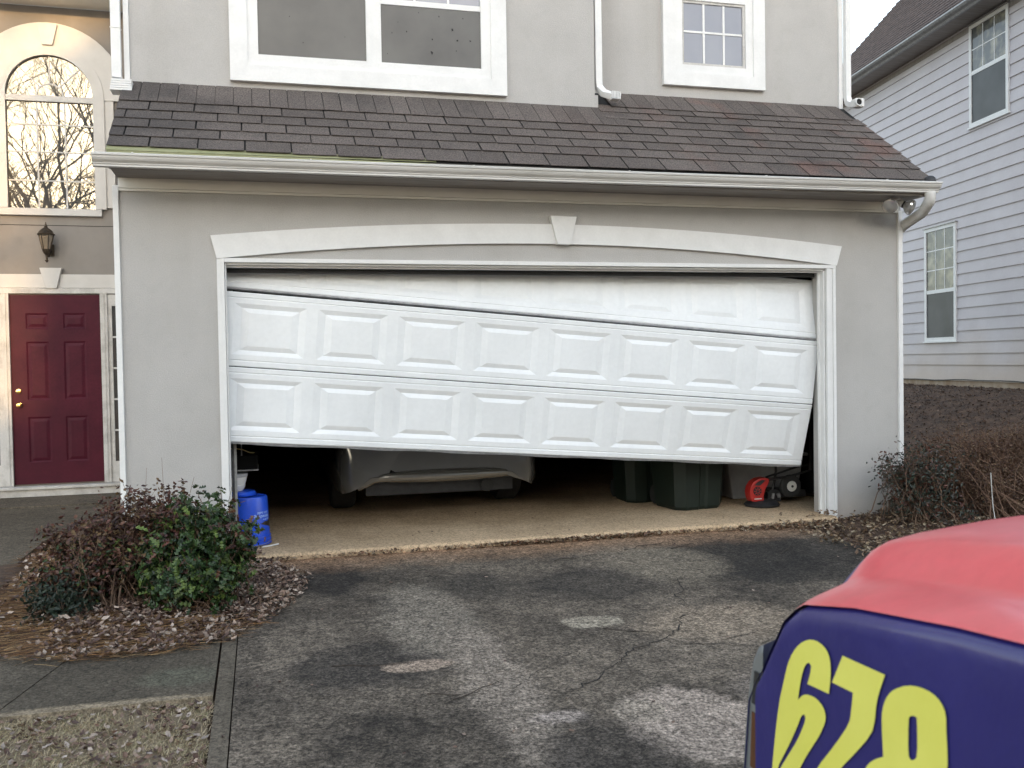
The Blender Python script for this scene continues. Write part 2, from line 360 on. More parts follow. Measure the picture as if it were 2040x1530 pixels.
M['lampglass'] = glass('lamp_glass', (0.20, 0.14, 0.08), 0.08, 0.3)

# ---------------------------------------------------------------- object helpers
def obj(name, me, m=None, parent=None, label=None, cat=None, group=None, kind=None):
    o = bpy.data.objects.new(name, me)
    COL.objects.link(o)
    if m is not None and me is not None and len(me.materials) == 0:
        me.materials.append(m)
    if parent is not None: o.parent = parent
    for k, v in (('label', label), ('category', cat), ('group', group), ('kind', kind)):
        if v: o[k] = v
    return o

def thing(name, label, cat, loc=(0, 0, 0), group=None, rz=0.0):
    o = bpy.data.objects.new(name, None); COL.objects.link(o)
    o.location = loc; o.rotation_euler = (0, 0, rz); o.empty_display_size = 0.1
    o['label'] = label; o['category'] = cat
    if group: o['group'] = group
    return o

class MB:
    def __init__(s): s.v = []; s.f = []; s.t = None
    def quad(s, a, b, c, d):
        n = len(s.v); s.v += [a, b, c, d]; s.f.append((n, n + 1, n + 2, n + 3))
    def poly(s, pts):
        n = len(s.v); s.v += list(pts); s.f.append(tuple(range(n, n + len(pts))))
    def hexa(s, p):   # 8 points: bottom 4 (ccw), top 4
        n = len(s.v); s.v += [tuple(q) for q in p]
        for q in ((0, 3, 2, 1), (4, 5, 6, 7), (0, 1, 5, 4), (1, 2, 6, 5), (2, 3, 7, 6), (3, 0, 4, 7)):
            s.f.append(tuple(n + i for i in q))
    def box(s, x0, x1, y0, y1, z0, z1):
        s.hexa([(x0, y0, z0), (x1, y0, z0), (x1, y1, z0), (x0, y1, z0), (x0, y0, z1), (x1, y0, z1), (x1, y1, z1), (x0, y1, z1)])
    def extr(s, pts, vec):  # closed polygon extruded by vec
        n = len(s.v); k = len(pts); V = Vector(vec)
        s.v += [tuple(p) for p in pts] + [tuple(Vector(p) + V) for p in pts]
        s.f.append(tuple(range(n + k - 1, n - 1, -1))); s.f.append(tuple(range(n + k, n + 2 * k)))
        for i in range(k):
            j = (i + 1) % k; s.f.append((n + i, n + j, n + k + j, n + k + i))
    def tube(s, path, rad, seg=8, cap=True, squash=None):
        path = [Vector(p) for p in path]; n0 = len(s.v)
        if not isinstance(rad, (list, tuple)): rad = [rad] * len(path)
        up = Vector((0, 0, 1)); prev = None
        for i, p in enumerate(path):
            d = (path[min(i + 1, len(path) - 1)] - path[max(i - 1, 0)])
            d = d.normalized() if d.length > 1e-9 else Vector((0, 0, 1))
            if prev is None:
                a = d.cross(up)
                if a.length < 0.05: a = d.cross(Vector((1, 0, 0)))
            else:
                a = prev - d * prev.dot(d)
            a.normalize(); b = d.cross(a); prev = a
            for k in range(seg):
                t = 2 * math.pi * k / seg
                ca, sb = math.cos(t), math.sin(t)
                if squash: ca *= squash[0]; sb *= squash[1]
                s.v.append(tuple(p + (a * ca + b * sb) * rad[i]))
        for i in range(len(path) - 1):
            for k in range(seg):
                j = (k + 1) % seg; o = n0 + i * seg
                s.f.append((o + k, o + j, o + seg + j, o + seg + k))
        if cap:
            s.f.append(tuple(n0 + k for k in reversed(range(seg)))); o = n0 + (len(path) - 1) * seg
            s.f.append(tuple(o + k for k in range(seg)))
    def lathe(s, prof, cx, cy, seg=24, axis='z', cap=True):
        n0 = len(s.v)
        for r, z in prof:
            for k in range(seg):
                t = 2 * math.pi * k / seg
                if axis == 'z': s.v.append((cx + r * math.cos(t), cy + r * math.sin(t), z))
                elif axis == 'y': s.v.append((cx + r * math.cos(t), z, cy + r * math.sin(t)))
                else: s.v.append((z, cx + r * math.cos(t), cy + r * math.sin(t)))
        for i in range(len(prof) - 1):
            for k in range(seg):
                j = (k + 1) % seg; o = n0 + i * seg
                s.f.append((o + k, o + j, o + seg + j, o + seg + k))
        if cap:
            s.f.append(tuple(n0 + k for k in reversed(range(seg)))); o = n0 + (len(prof) - 1) * seg
            s.f.append(tuple(o + k for k in range(seg)))
    def mesh(s, name='mesh', smooth=False, bevel=0.0, merge=False):
        me = bpy.data.meshes.new(name); me.from_pydata(s.v, [], s.f)
        if merge or bevel:
            bm = bmesh.new(); bm.from_mesh(me)
            bmesh.ops.remove_doubles(bm, verts=bm.verts, dist=1e-5)
            bmesh.ops.recalc_face_normals(bm, faces=bm.faces)
            if bevel:
                es = [e for e in bm.edges if len(e.link_faces) == 2 and e.calc_face_angle(0) > 0.5]
                bmesh.ops.bevel(bm, geom=es, offset=bevel, segments=2, affect='EDGES', profile=0.6)
            bm.to_mesh(me); bm.free()
        if smooth:
            for p in me.polygons: p.use_smooth = True
            try: me.set_sharp_from_angle(angle=R(40))
            except Exception: pass
        me.update()
        return me
    def build(s, name, m, parent=None, smooth=False, bevel=0.0, merge=False, **kw):
        return obj(name, s.mesh(name, smooth, bevel, merge), m, parent, **kw)

def wall_grid(x0, x1, z0, z1, holes, y, th):
    """wall sheet facing -Y with rectangular holes (with reveals)"""
    b = MB()
    xs = sorted({x0, x1} | {h[0] for h in holes} | {h[1] for h in holes})
    zs = sorted({z0, z1} | {h[2] for h in holes} | {h[3] for h in holes})
    for i in range(len(xs) - 1):
        for j in range(len(zs) - 1):
            cx, cz = (xs[i] + xs[i + 1]) / 2, (zs[j] + zs[j + 1]) / 2
            if any(h[0] < cx < h[1] and h[2] < cz < h[3] for h in holes): continue
            b.quad((xs[i], y, zs[j]), (xs[i + 1], y, zs[j]), (xs[i + 1], y, zs[j + 1]), (xs[i], y, zs[j + 1]))
            b.quad((xs[i], y + th, zs[j + 1]), (xs[i + 1], y + th, zs[j + 1]), (xs[i + 1], y + th, zs[j]), (xs[i], y + th, zs[j]))
    def rim(a, c, d, e):
        b.quad((a, y, d), (c, y, e), (c, y + th, e), (a, y + th, d))
    for (a, c, d, e) in list(holes) + [(x0, x1, z0, z1)]:
        rim(a, c, d, d); rim(a, c, e, e); rim(a, a, d, e); rim(c, c, d, e)
    return b

# ================================================================ SETTING
def drive_z(x, y): return -0.045 + 0.034 * min(y, 0.0)
def sstep(a, b, t):
    t = min(1, max(0, (t - a) / (b - a))); return t * t * (3 - 2 * t)
def ground_z(x, y):
    z = -0.045 + 0.034 * max(min(y, 0.0), -12)
    z += 0.02 * sstep(-0.2, 1.5, y) if y > -0.2 else 0
    if x > 4.6:      # bank rising towards the neighbour's house
        z += 0.05 * sstep(4.7, 5.6, x)
        z += 0.84 * sstep(5.9, 10.6, x + 0.10 * (y - 3)) * sstep(-6, 1.5, y)
    if x < -0.05 and -2.0 < y < 0.3:
        z += 0.045 * sstep(-0.05, -0.3, x) * sstep(-2.0, -1.6, y)
    z -= 0.012
    return z
gb = MB()
xs = list(np.concatenate([np.arange(-60, -8, 6.0), np.arange(-8, 14, 0.35), np.arange(14, 80, 6.0)]))
ys = list(np.concatenate([np.arange(-60, -10, 5.0), np.arange(-10, 12, 0.35), np.arange(12, 90, 6.0)]))
for yy in ys:
    for xx in xs:
        gb.v.append((float(xx), float(yy), ground_z(xx, yy) - (0.03 if (-0.1 < xx < 4.7 and yy < 0.1) or (xx <= 0 and yy < -1.6) else 0)))
nx = len(xs)
for j in range(len(ys) - 1):
    for i in range(nx - 1):
        gb.f.append((j * nx + i, j * nx + i + 1, (j + 1) * nx + i + 1, (j + 1) * nx + i))
gb.build('ground', M['soil'], smooth=True, kind='structure')

# driveway, subdivided, following its slope
def slab_sheet(poly_fn, name, m, x0, x1, y0, y1, dz, nxx, nyy, edge=0.1, parent=None):
    b = MB()
    for j in range(nyy + 1):
        for i in range(nxx + 1):
            x = x0 + (x1 - x0) * i / nxx; y = y0 + (y1 - y0) * j / nyy
            if poly_fn: x, y = poly_fn(x, y)
            b.v.append((x, y, drive_z(x, y) + dz))
    for j in range(nyy):
        for i in range(nxx):
            a = j * (nxx + 1) + i; b.f.append((a, a + 1, a + nxx + 2, a + nxx + 1))
    ring = [i for i in range(nxx + 1)] + [j * (nxx + 1) + nxx for j in range(1, nyy + 1)] + \
           [nyy * (nxx + 1) + i for i in range(nxx - 1, -1, -1)] + [j * (nxx + 1) for j in range(nyy - 1, 0, -1)]
    n = len(b.v)
    for k in ring: x, y, z = b.v[k]; b.v.append((x, y, z - edge))
    for k in range(len(ring)):
        l = (k + 1) % len(ring); b.f.append((ring[l], ring[k], n + k, n + l))
    return b.build(name, m, parent, smooth=False, kind=None if parent else 'structure')
drive = slab_sheet(None, 'driveway', M['driveway'], 0.092, 4.62, -14.0, -0.115, 0.0, 20, 40)
strip = slab_sheet(None, 'driveway_edge_strip', M['strip'], 0.012, 0.086, -14.0, -1.35, 0.002, 1, 30)

def skew(x, y):      # the joint between the two flags runs slightly askew
    k = (y + 2.25) / 0.38
    if abs(x + 0.83) < 0.02: x = x + 0.10 * k
    if x < -1.0: y = y + 0.06 * (-1.0 - x)
    return x, y
slab_sheet(skew, 'walkway', M['walk'], -0.824, 0.0, -2.635, -1.80, 0.0, 1, 6)
slab_sheet(skew, 'walkway', M['walk'], -0.836 - 4.0, -0.836, -2.645, -1.78, -0.003, 16, 6)
bp_ = MB()
# entry walk and porch in front of the red door
pts = [(-5, 4.1), (-0.72, 4.1), (-0.72, 2.2), (-1.35, 2.05), (-1.50, 1.2), (-1.50, 0.4), (-1.40, -0.2), (-1.42, -0.75), (-1.75, -1.2), (-2.4, -1.5), (-5, -1.4)]
bp_.extr([(x, y, -0.14) for x, y in pts], (0, 0, 0.115))
bp_.build('entry_walk', M['walk'], kind='structure')
bs = MB(); bs.box(-5, -0.72, 3.25, 4.10, -0.024, -0.012)
bs.build('porch_slab', M['walk'], kind='structure')
# street beyond the driveway, behind the camera
bs = MB(); bs.box(-60, 70, -20.5, -14.05, -0.60, -0.45); bs.build('street', M['street'], kind='structure')

# garage slab with its rounded lip
bs = MB()
for i in range(1):
    prof = [(6.4, -0.02), (6.4, 0.0), (-0.085, 0.0), (-0.105, -0.006), (-0.115, -0.022), (-0.115, -0.2), (6.4, -0.2)]
    prof = [(6.4, 0.0), (-0.085, 0.0), (-0.105, -0.006), (-0.115, -0.022), (-0.115, -0.2), (6.4, -0.2)]
    bs.extr([(-0.02, y, z) for y, z in prof], (5.0, 0, 0))
    bs.box(-0.6, -0.021, 0.19, 6.4, -0.2, 0.0); bs.box(4.981, 5.6, 0.19, 6.4, -0.2, 0.0)
bs.build('garage_slab', M['slab'], kind='structure')

# long cracks in the driveway
def crack(pts, wd, name='crack', jit=0.02, dz=0.004, m='crack', parent=drive):
    P = [Vector((x, y, 0)) for x, y in pts]
    out = []
    for i in range(len(P) - 1):
        n = max(2, int((P[i + 1] - P[i]).length / 0.035))
        for k in range(n):
            t = k / n; p = P[i].lerp(P[i + 1], t)
            out.append(p + Vector((random.uniform(-jit, jit), random.uniform(-jit, jit), 0)))
    out.append(P[-1]); b = MB(); ww = []
    for i, p in enumerate(out):
        d = (out[min(i + 1, len(out) - 1)] - out[max(i - 1, 0)]).normalized(); n = Vector((-d.y, d.x, 0))
        e = min(i, len(out) - 1 - i) / max(1, len(out) - 1) * 2
        w_ = wd * 0.75 * (0.25 + 0.75 * min(1, e * 3)) * random.uniform(0.4, 1.2) / 2
        for s in (-1, 1):
            q = p + n * w_ * s; b.v.append((q.x, q.y, drive_z(q.x, q.y) + dz))
    for i in range(len(out) - 1): b.f.append((2 * i, 2 * i + 1, 2 * i + 3, 2 * i + 2))
    return b.build(name, M[m], parent)
crack([(2.95, -1.30), (2.82, -1.62), (2.72, -1.75), (2.70, -1.92)], 0.012)
crack([(2.78, -2.02), (2.52, -2.20), (2.48, -2.34), (2.32, -2.50), (2.10, -2.58), (1.75, -2.95), (1.5, -3.1)], 0.012)
crack([(2.32, -2.50), (2.42, -2.62), (2.65, -2.68), (2.8, -2.82), (3.1, -2.95)], 0.010)
crack([(2.55, -2.62), (2.85, -2.52), (3.2, -2.40)], 0.008)
crack([(2.35, -1.62), (2.35, -1.85), (2.5, -1.95), (2.70, -1.92)], 0.006)
crack([(1.5, -1.15), (1.62, -1.35)], 0.008)
crack([(2.25, -0.92), (2.3, -1.15), (2.2, -1.3), (2.25, -1.42)], 0.010)
crack([(0.62, -2.40), (0.80, -2.50), (0.95, -2.46)], 0.006)
crack([(1.15, -3.1), (1.7, -2.6), (2.1, -2.2)], 0.005)
crack([(0.35, -2.9), (0.9, -3.2), (1.2, -3.6)], 0.005)
crack([(3.0, -0.95), (3.5, -1.05), (3.7, -1.25)], 0.006)
crack([(0.49, -0.62), (0.72, -0.38)], 0.010)

# ================================================================ HOUSE
house = thing('house', 'grey stucco house with white trim, brown shingle roof over a two-car garage', 'house')
X0, X1 = -0.705, 5.712      # garage front corners
def P(b, name, m, **kw): return b.build(name, M[m], house, **kw)

P(wall_grid(X0, X1, -0.25, 2.76, [(0.0, 4.95, -0.25, 2.125)], 0.0, 0.19), 'garage_wall', 'stucco')
# left and right flanks of the garage block, inside shell
b = MB(); b.box(X0, X0 + 0.18, 0.19, 4.15, -0.25, 2.76); b.box(X1 - 0.18, X1, 0.19, 6.6, -0.25, 2.76); P(b, 'side_wall', 'stucco')
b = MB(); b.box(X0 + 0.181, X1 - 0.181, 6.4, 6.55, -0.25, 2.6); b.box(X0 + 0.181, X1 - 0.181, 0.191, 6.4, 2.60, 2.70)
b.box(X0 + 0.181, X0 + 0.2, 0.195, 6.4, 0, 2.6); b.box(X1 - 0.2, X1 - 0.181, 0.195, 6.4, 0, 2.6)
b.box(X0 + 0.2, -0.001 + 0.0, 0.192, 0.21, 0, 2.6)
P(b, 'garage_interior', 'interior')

# upper storey: left bay stands 0.3 m in front of the right one
UL, UR, XS = 0.555, 0.855, 3.075
P(wall_grid(X0, XS, 2.9, 7.6, [], UL, 3.6), 'upper_wall', 'stucco')
P(wall_grid(XS, X1, 2.9, 7.6, [], UR, 5.6), 'upper_wall', 'stucco')
b = MB(); b.box(X0 - 0.004, X0 + 0.034, UL - 0.02, UL + 0.1, 3.5, 7.6); P(b, 'corner_board', 'white')
b = MB(); b.box(X1 - 0.036, X1 + 0.004, UR - 0.02, UR + 0.1, 3.72, 7.6); P(b, 'corner_board', 'white')
b = MB(); b.box(X0 - 0.034, X0 + 0.004, -0.022, 0.10, -0.06, 2.66); P(b, 'corner_board', 'white', bevel=0.003)
b = MB(); b.box(X1 - 0.038, X1 + 0.004, -0.022, 0.10, -0.04, 2.64); P(b, 'corner_board', 'white', bevel=0.003)
# thin bottom edge of the upper walls (casing bead)
b = MB(); b.box(X0 + 0.035, XS - 0.0, UL - 0.006, UL + 0.02, 3.525, 3.545); P(b, 'wall_bead', 'dark')

# frieze board, soffit, fascia
b = MB(); b.box(X0 + 0.006, X1 - 0.04, -0.030, -0.001, 2.640, 2.712); P(b, 'frieze_board', 'cream', bevel=0.002)
b = MB(); b.box(X0 + 0.006, X1 - 0.04, -0.024, -0.001, 2.622, 2.638); P(b, 'frieze_shadow_bead', 'cream')
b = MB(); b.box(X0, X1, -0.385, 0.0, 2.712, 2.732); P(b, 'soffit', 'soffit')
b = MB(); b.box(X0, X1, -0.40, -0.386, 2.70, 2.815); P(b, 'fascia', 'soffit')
# rake ends (close the triangle of the lower roof)
T = math.tan(R(36.9)); CO, SI = math.cos(R(36.9)), math.sin(R(36.9)); ZE, YE = 2.825, -0.40
for xa in (X0 - 0.0, X1 - 0.02):
    b = MB(); yt = UL if xa < 0 else UR
    b.extr([(xa, -0.384, 2.733), (xa, yt - 0.01, 2.733), (xa, yt - 0.01, ZE + (yt - YE) * T - 0.05), (xa, -0.384, ZE - 0.035)], (0.02, 0, 0)); P(b, 'rake_end', 'stucco')

# ---- lower roof with its shingles
def roofpt(x, s, n=0.0): return (x, YE + s * CO - n * SI, ZE + s * SI + n * CO)
b = MB()
b.hexa([roofpt(X0 - 0.01, -0.005, -0.03), roofpt(XS + .01, -0.005, -0.03), roofpt(XS + .01, 1.20, -0.03), roofpt(X0 - 0.01, 1.20, -0.03),
        roofpt(X0 - 0.01, -0.005, 0), roofpt(XS + .01, -0.005, 0), roofpt(XS + .01, 1.20, 0), roofpt(X0 - 0.01, 1.20, 0)])
b.hexa([roofpt(XS + .0101, -0.005, -0.03), roofpt(X1 + 0.01, -0.005, -0.03), roofpt(X1 + 0.01, 1.575, -0.03), roofpt(XS + .0101, 1.575, -0.03),
        roofpt(XS + .0101, -0.005, 0), roofpt(X1 + 0.01, -0.005, 0), roofpt(X1 + 0.01, 1.575, 0), roofpt(XS + .0101, 1.575, 0)])
roof = P(b, 'lower_roof', 'underlay')
tabcache = {}
def tab_mesh(wd, ln, lift0, lift1, var):
    key = (round(wd, 3), round(ln, 3), var)
    if key in tabcache: return tabcache[key]
    b = MB(); th = 0.004
    rr = random.Random(hash(key) & 0xffff)
    j = lambda: rr.uniform(-0.0018, 0.0018)
    l0, l1 = lift0 + rr.uniform(0, 0.003), lift0 + rr.uniform(0, 0.003)
    def q(x, s, n): return (x, s * CO - n * SI, s * SI + n * CO)
    wL, wR = j(), j()
    lo = [(wL, j(), l0 + th), (wd / 2, j() * 0.5, (l0 + l1) / 2 + th + j() * .6), (wd + wR, j(), l1 + th)]
    b.v += [q(x, s, n) for x, s, n in lo] + [q(x, s + 0.0, n - th) for x, s, n in lo]
    b.v += [q(x, ln, lift1 + th) for x in (wL, wd / 2, wd + wR)] + [q(x, ln, lift1) for x in (wL, wd / 2, wd + wR)]
    b.f += [(0, 1, 7, 6), (1, 2, 8, 7), (3, 4, 1, 0), (4, 5, 2, 1), (0, 6, 9, 3), (5, 11, 8, 2), (3, 9, 10, 4), (4, 10, 11, 5)]
    me = b.mesh('shingle_tab'); me.materials.append(M['shingle']); tabcache[key] = me
    return me
def lay(x, s, wd, ln, lift0=0.013, lift1=0.003):
    o = bpy.data.objects.new('shingle', tab_mesh(wd, ln, lift0, lift1, random.randrange(5)))
    COL.objects.link(o); o.parent = roof; o.location = roofpt(x, s, random.uniform(0, 0.0012))
TW = 0.3125
bounds = [-0.012, 0.200, 0.352, 0.504, 0.656, 0.812, 0.960, 1.108, 1.25]
for r_ in range(8):
    s0, s1 = bounds[r_], bounds[r_ + 1]
    xa = X0 - 0.02 if r_ < 5 else XS + 0.02
    off = [0.170, 0.015, 0.170, 0.015, 0.185, 0.03, 0.17, 0.0][r_]
    off = (0.170 + (0.155 if r_ % 2 else 0.0) - 0.012 * r_)
    k0 = math.floor((xa - off) / TW)
    for k in range(k0, k0 + 40):
        a, c = off + k * TW, off + (k + 1) * TW
        a, c = max(a, xa), min(c, X1 + 0.02)
        if c - a < 0.03: continue
        s_0 = s0 + (max(0, 0.050 * (1 - (a + 0.7) / 2.2)) if r_ == 0 else 0)
        lay(a + 0.0055, s_0, c - a - 0.011, (s1 - s_0) + 0.03)
for k in range(60):       # top course: narrow cap tabs against the walls
    a = X0 - 0.015 + k * 0.134
    if a > XS + 0.10: break
    lay(a + 0.0025, 0.812 + random.uniform(-0.004, 0.004), 0.129, 0.40 if a < XS - 0.13 else 0.39, 0.014, 0.006)
for k in range(60):
    a = XS + 0.16 + k * 0.134
    if a + 0.13 > X1 + 0.03: break
    lay(a + 0.0025, 1.225 + random.uniform(-0.004, 0.004), 0.129, 0.345, 0.014, 0.006)
# step between the two bays: small flashing block
b = MB(); b.box(XS + 0.001, XS + 0.03, UL + 0.0, UR + 0.02, 3.5, 3.66); P(b, 'step_flashing', 'stucco')

# ---- drip edge showing where the gutter has dropped at the left
b = MB()
b.extr([(X0 - 0.01, -0.403, 2.780), (1.45, -0.403, 2.806), (1.45, -0.403, 2.812), (X0 - 0.01, -0.403, 2.829)], (0, -0.004, 0)); b.quad(roofpt(X0 - 0.015, -0.012, 0.004), roofpt(1.5, -0.012, 0.004), roofpt(1.5, 0.06, 0.004), roofpt(X0 - 0.015, 0.06, 0.004)); P(b, 'drip_edge', 'drip')

# ---- gutter
gp = [(-.50, 0), (-.504, -.004), (-.502, -.016), (-.494, -.018), (-.491, -.030), (-.482, -.044), (-.468, -.055), (-.462, -.060), (-.462, -.066), (-.455, -.068), (-.455, -.082), (-.42, -.084), (-.412, -.084), (-.412, .0), (-.416, .0), (-.416, -.078), (-.45, -.078), (-.484, -.03), (-.496, -.004)]
GX0, GX1 = -0.795, 5.735
def gz(x): return 2.786 + (x - GX0) / (GX1 - GX0) * 0.020 - 0.006 * math.sin((x - GX0) / (GX1 - GX0) * math.pi)
b = MB(); ng = 14
for i in range(ng + 1):
    x = GX0 + (GX1 - GX0) * i / ng
    for (y, z) in gp: b.v.append((x, y, gz(x) + z))
k = len(gp)
for i in range(ng):
    for j in range(k):
        l = (j + 1) % k; o = i * k; b.f.append((o + l, o + j, o + k + j, o + k + l))
gut = P(b, 'gutter', 'gutter')
for x in (GX0, GX1):
    b = MB(); b.extr([(x, y, gz(x) + z) for y, z in gp[:14]], (0.002, 0, 0)); b.build('gutter_end_cap', M['gutter'], gut)
for x in (-0.55, 0.6, 1.75, 2.95, 4.1, 5.2):
    b = MB(); b.box(x, x + 0.012, -0.507, -0.40, gz(x) - 0.002, gz(x) + 0.004); b.build('gutter_hanger', M['gutter'], gut)
# leaf strainer on the gutter outlet
st = MB(); st.lathe([(0.050, 2.78), (0.052, 2.81), (0.045, 2.84), (0.028, 2.858), (0.004, 2.864)], 5.66, -0.44, 14)
st.build('leaf_strainer', M['blackplastic'], gut, smooth=True)
# right downspout elbows, ribbed, running back to the corner
def downspout(path, name='downspout', w_=0.038, sq=(1.0, 0.78), ribs=True, m='white', parent=None, n=28, open_end=False):
    # resample
    P_ = [Vector(p) for p in path]; L_ = [0]
    for i in range(1, len(P_)): L_.append(L_[-1] + (P_[i] - P_[i - 1]).length)
    pts, rad = [], []
    for i in range(n + 1):
        d = L_[-1] * i / n
        j = max(t for t in range(len(L_)) if L_[t] <= d + 1e-9); j = min(j, len(P_) - 2)
        t = (d - L_[j]) / max(1e-9, L_[j + 1] - L_[j]); pts.append(P_[j].lerp(P_[j + 1], t))
        rad.append(w_ * (1 + (0.11 if i % 2 and ribs else 0)))
    for _ in range(2): pts = [pts[0]] + [(pts[i - 1] + pts[i] * 2 + pts[i + 1]) / 4 for i in range(1, len(pts) - 1)] + [pts[-1]]
    b = MB(); b.tube(pts, [r * 1.25 for r in rad], 12, cap=not open_end)
    # squarish section
    return b.build(name, M[m], parent or house, smooth=True)
downspout([(5.665, -0.44, 2.73), (5.665, -0.44, 2.66), (5.70, -0.30, 2.58), (5.735, -0.06, 2.53), (5.752, 0.08, 2.49), (5.755, 0.12, 2.3), (5.755, 0.12, 1.9)], m='gutter', n=60, w_=0.034)

def rect_pipe(path, hw, hd, name, m, cap=True):
    b = MB(); pts = [Vector(p) for p in path]; n0 = 0
    for i, p in enumerate(pts):
        d = (pts[min(i + 1, len(pts) - 1)] - pts[max(i - 1, 0)]).normalized()
        side = Vector((1, 0, 0)); side = side - d * side.dot(d)
        if side.length < 0.3: side = Vector((0, 1, 0))
        side.normalize(); up = d.cross(side)
        e = 1.0
        for (a, c) in ((-1, -1), (1, -1), (1, 1), (-1, 1)): b.v.append(tuple(p + side * a * hw * e + up * c * hd * e))
    for i in range(len(pts) - 1):
        for k in range(4):
            j = (k + 1) % 4; b.f.append((i * 4 + k, i * 4 + j, i * 4 + 4 + j, i * 4 + 4 + k))
    if cap: b.f.append((3, 2, 1, 0)); n = (len(pts) - 1) * 4; b.f.append((n, n + 1, n + 2, n + 3))
    return b.build(name, M[m], house, bevel=0.004)
# upper left downspout with a kick-out elbow turned to the right
rect_pipe([(X0 - 0.055, UL - 0.04, 7.6), (X0 - 0.055, UL - 0.04, 3.56)], 0.034, 0.028, 'downspout', 'white')
b = MB(); b.box(X0 - 0.093, X0 - 0.018, UL - 0.072, UL - 0.006, 3.93, 3.935); P(b, 'downspout_joint', 'white')
b = MB()
for i in range(5): b.box(X0 - 0.092 + i * 0.003, X0 + 0.062, UL - 0.16, UL - 0.01, 3.440 + i * 0.017, 3.440 + i * 0.017 + 0.0155)
P(b, 'downspout_elbow', 'white', bevel=0.003)
# middle downspout in the step between the bays
rect_pipe([(XS + 0.052, UL + 0.05, 7.6), (XS + 0.052, UL + 0.05, 3.80), (XS + 0.055, UL + 0.045, 3.74), (XS + 0.085, UL + 0.01, 3.685), (XS + 0.14, UL - 0.03, 3.655), (XS + 0.215, UL - 0.06, 3.640)], 0.030, 0.026, 'downspout', 'white', cap=True)
b = MB()
for i in range(6): b.box(XS + 0.13 + i * 0.012, XS + 0.137 + i * 0.012, UL - 0.088 - i * 0.003, UL - 0.0, 3.617 - i * 0.002, 3.682 - i * 0.002)
P(b, 'downspout_ribs', 'white')
# right downspout ending above the roof in an open elbow
rect_pipe([(X1 + 0.030, UR - 0.05, 7.6), (X1 + 0.030, UR - 0.05, 3.86), (X1 + 0.026, UR - 0.08, 3.79), (X1 + 0.012, UR - 0.16, 3.755), (X1 - 0.002, UR - 0.235, 3.748)], 0.028, 0.026, 'downspout', 'white')
b = MB(); b.box(5.672, 5.768, UR - 0.285, UR - 0.20, 3.706, 3.788); P(b, 'downspout_outlet', 'white', bevel=0.015)
b = MB(); b.lathe([(0.036, UR - 0.300), (0.036, UR - 0.27), (0.029, UR - 0.27), (0.029, UR - 0.300), (0.036, UR - 0.300)], 5.700, 3.747, 18, 'y', cap=False); P(b, 'outlet_rim', 'white', smooth=True)
b = MB(); b.lathe([(0.0285, UR - 0.292), (0.0285, UR - 0.286)], 5.700, 3.747, 16, 'y'); P(b, 'outlet_hole', 'dark')

# ---- garage door trim: arch band, keystone, casing, jambs
def arc_z(x, zs, zm, xa, xb):
    t = (x - (xa + xb) / 2) / ((xb - xa) / 2); return zs + (zm - zs) * (1 - t * t)
b = MB(); n = 28
fr, bk = [], []
for i in range(n + 1):
    x = -0.05 + (5.05 + 0.05) * i / n; fr.append((x, arc_z(x, 2.152, 2.298, -0.05, 5.05)))
tp = []
for i in range(n + 1):
    x = -0.09 + (5.10 + 0.09) * i / n; tp.append((x, arc_z(x, 2.318, 2.452, -0.09, 5.10)))
for (Y_, rev) in ((-0.030, False), (-0.001, True)):
    for i in range(n):
        q = [(fr[i][0], Y_, fr[i][1]), (fr[i + 1][0], Y_, fr[i + 1][1]), (tp[i + 1][0], Y_, tp[i + 1][1]), (tp[i][0], Y_, tp[i][1])]
        if rev: q.reverse()
        b.quad(*q)
for L_, rev in ((fr, True), (tp, False)):
    for i in range(n):
        q = [(L_[i][0], -0.030, L_[i][1]), (L_[i + 1][0], -0.030, L_[i + 1][1]), (L_[i + 1][0], -0.001, L_[i + 1][1]), (L_[i][0], -0.001, L_[i][1])]
        b.quad(*q)
for i in (0, n): b.quad((fr[i][0], -0.03, fr[i][1]), (tp[i][0], -0.03, tp[i][1]), (tp[i][0], -0.001, tp[i][1]), (fr[i][0], -0.001, fr[i][1]))
arch = P(b, 'arch_band', 'white', merge=True)
b = MB(); b.extr([(2.523, -0.058, 2.292), (2.630, -0.058, 2.290), (2.684, -0.058, 2.512), (2.466, -0.058, 2.514)], (0, 0.0575, 0)); b.build('keystone', M['white'], arch, bevel=0.003)
# casing
b = MB()
b.box(-0.052, -0.024, -0.020, -0.001, -0.05, 2.156); b.box(-0.024, 0.0, -0.028, -0.001, -0.05, 2.156); P(b, 'door_casing', 'white', bevel=0.002)
b = MB()
b.box(4.95, 4.985, -0.028, -0.001, -0.03, 2.126); b.box(4.985, 5.012, -0.018, -0.001, -0.03, 2.126); b.box(5.012, 5.04, -0.026, -0.001, -0.03, 2.126); P(b, 'door_casing', 'white', bevel=0.002)
b = MB(); b.box(0.001, 5.04, -0.028, -0.001, 2.127, 2.157); P(b, 'door_casing', 'white', bevel=0.002)
b = MB(); b.box(0.004, 4.948, 0.002, 0.10, 2.112, 2.124); b.box(0.004, 4.948, 0.04, 0.06, 2.096, 2.1115); P(b, 'door_jamb', 'white')
b = MB(); b.box(4.934, 4.948, 0.002, 0.10, 0.001, 2.111); b.box(4.918, 4.9335, 0.05, 0.07, 0.001, 2.095); P(b, 'door_jamb', 'white')
b = MB(); b.box(0.002, 0.012, 0.002, 0.10, 0.001, 2.111); P(b, 'door_jamb', 'white')
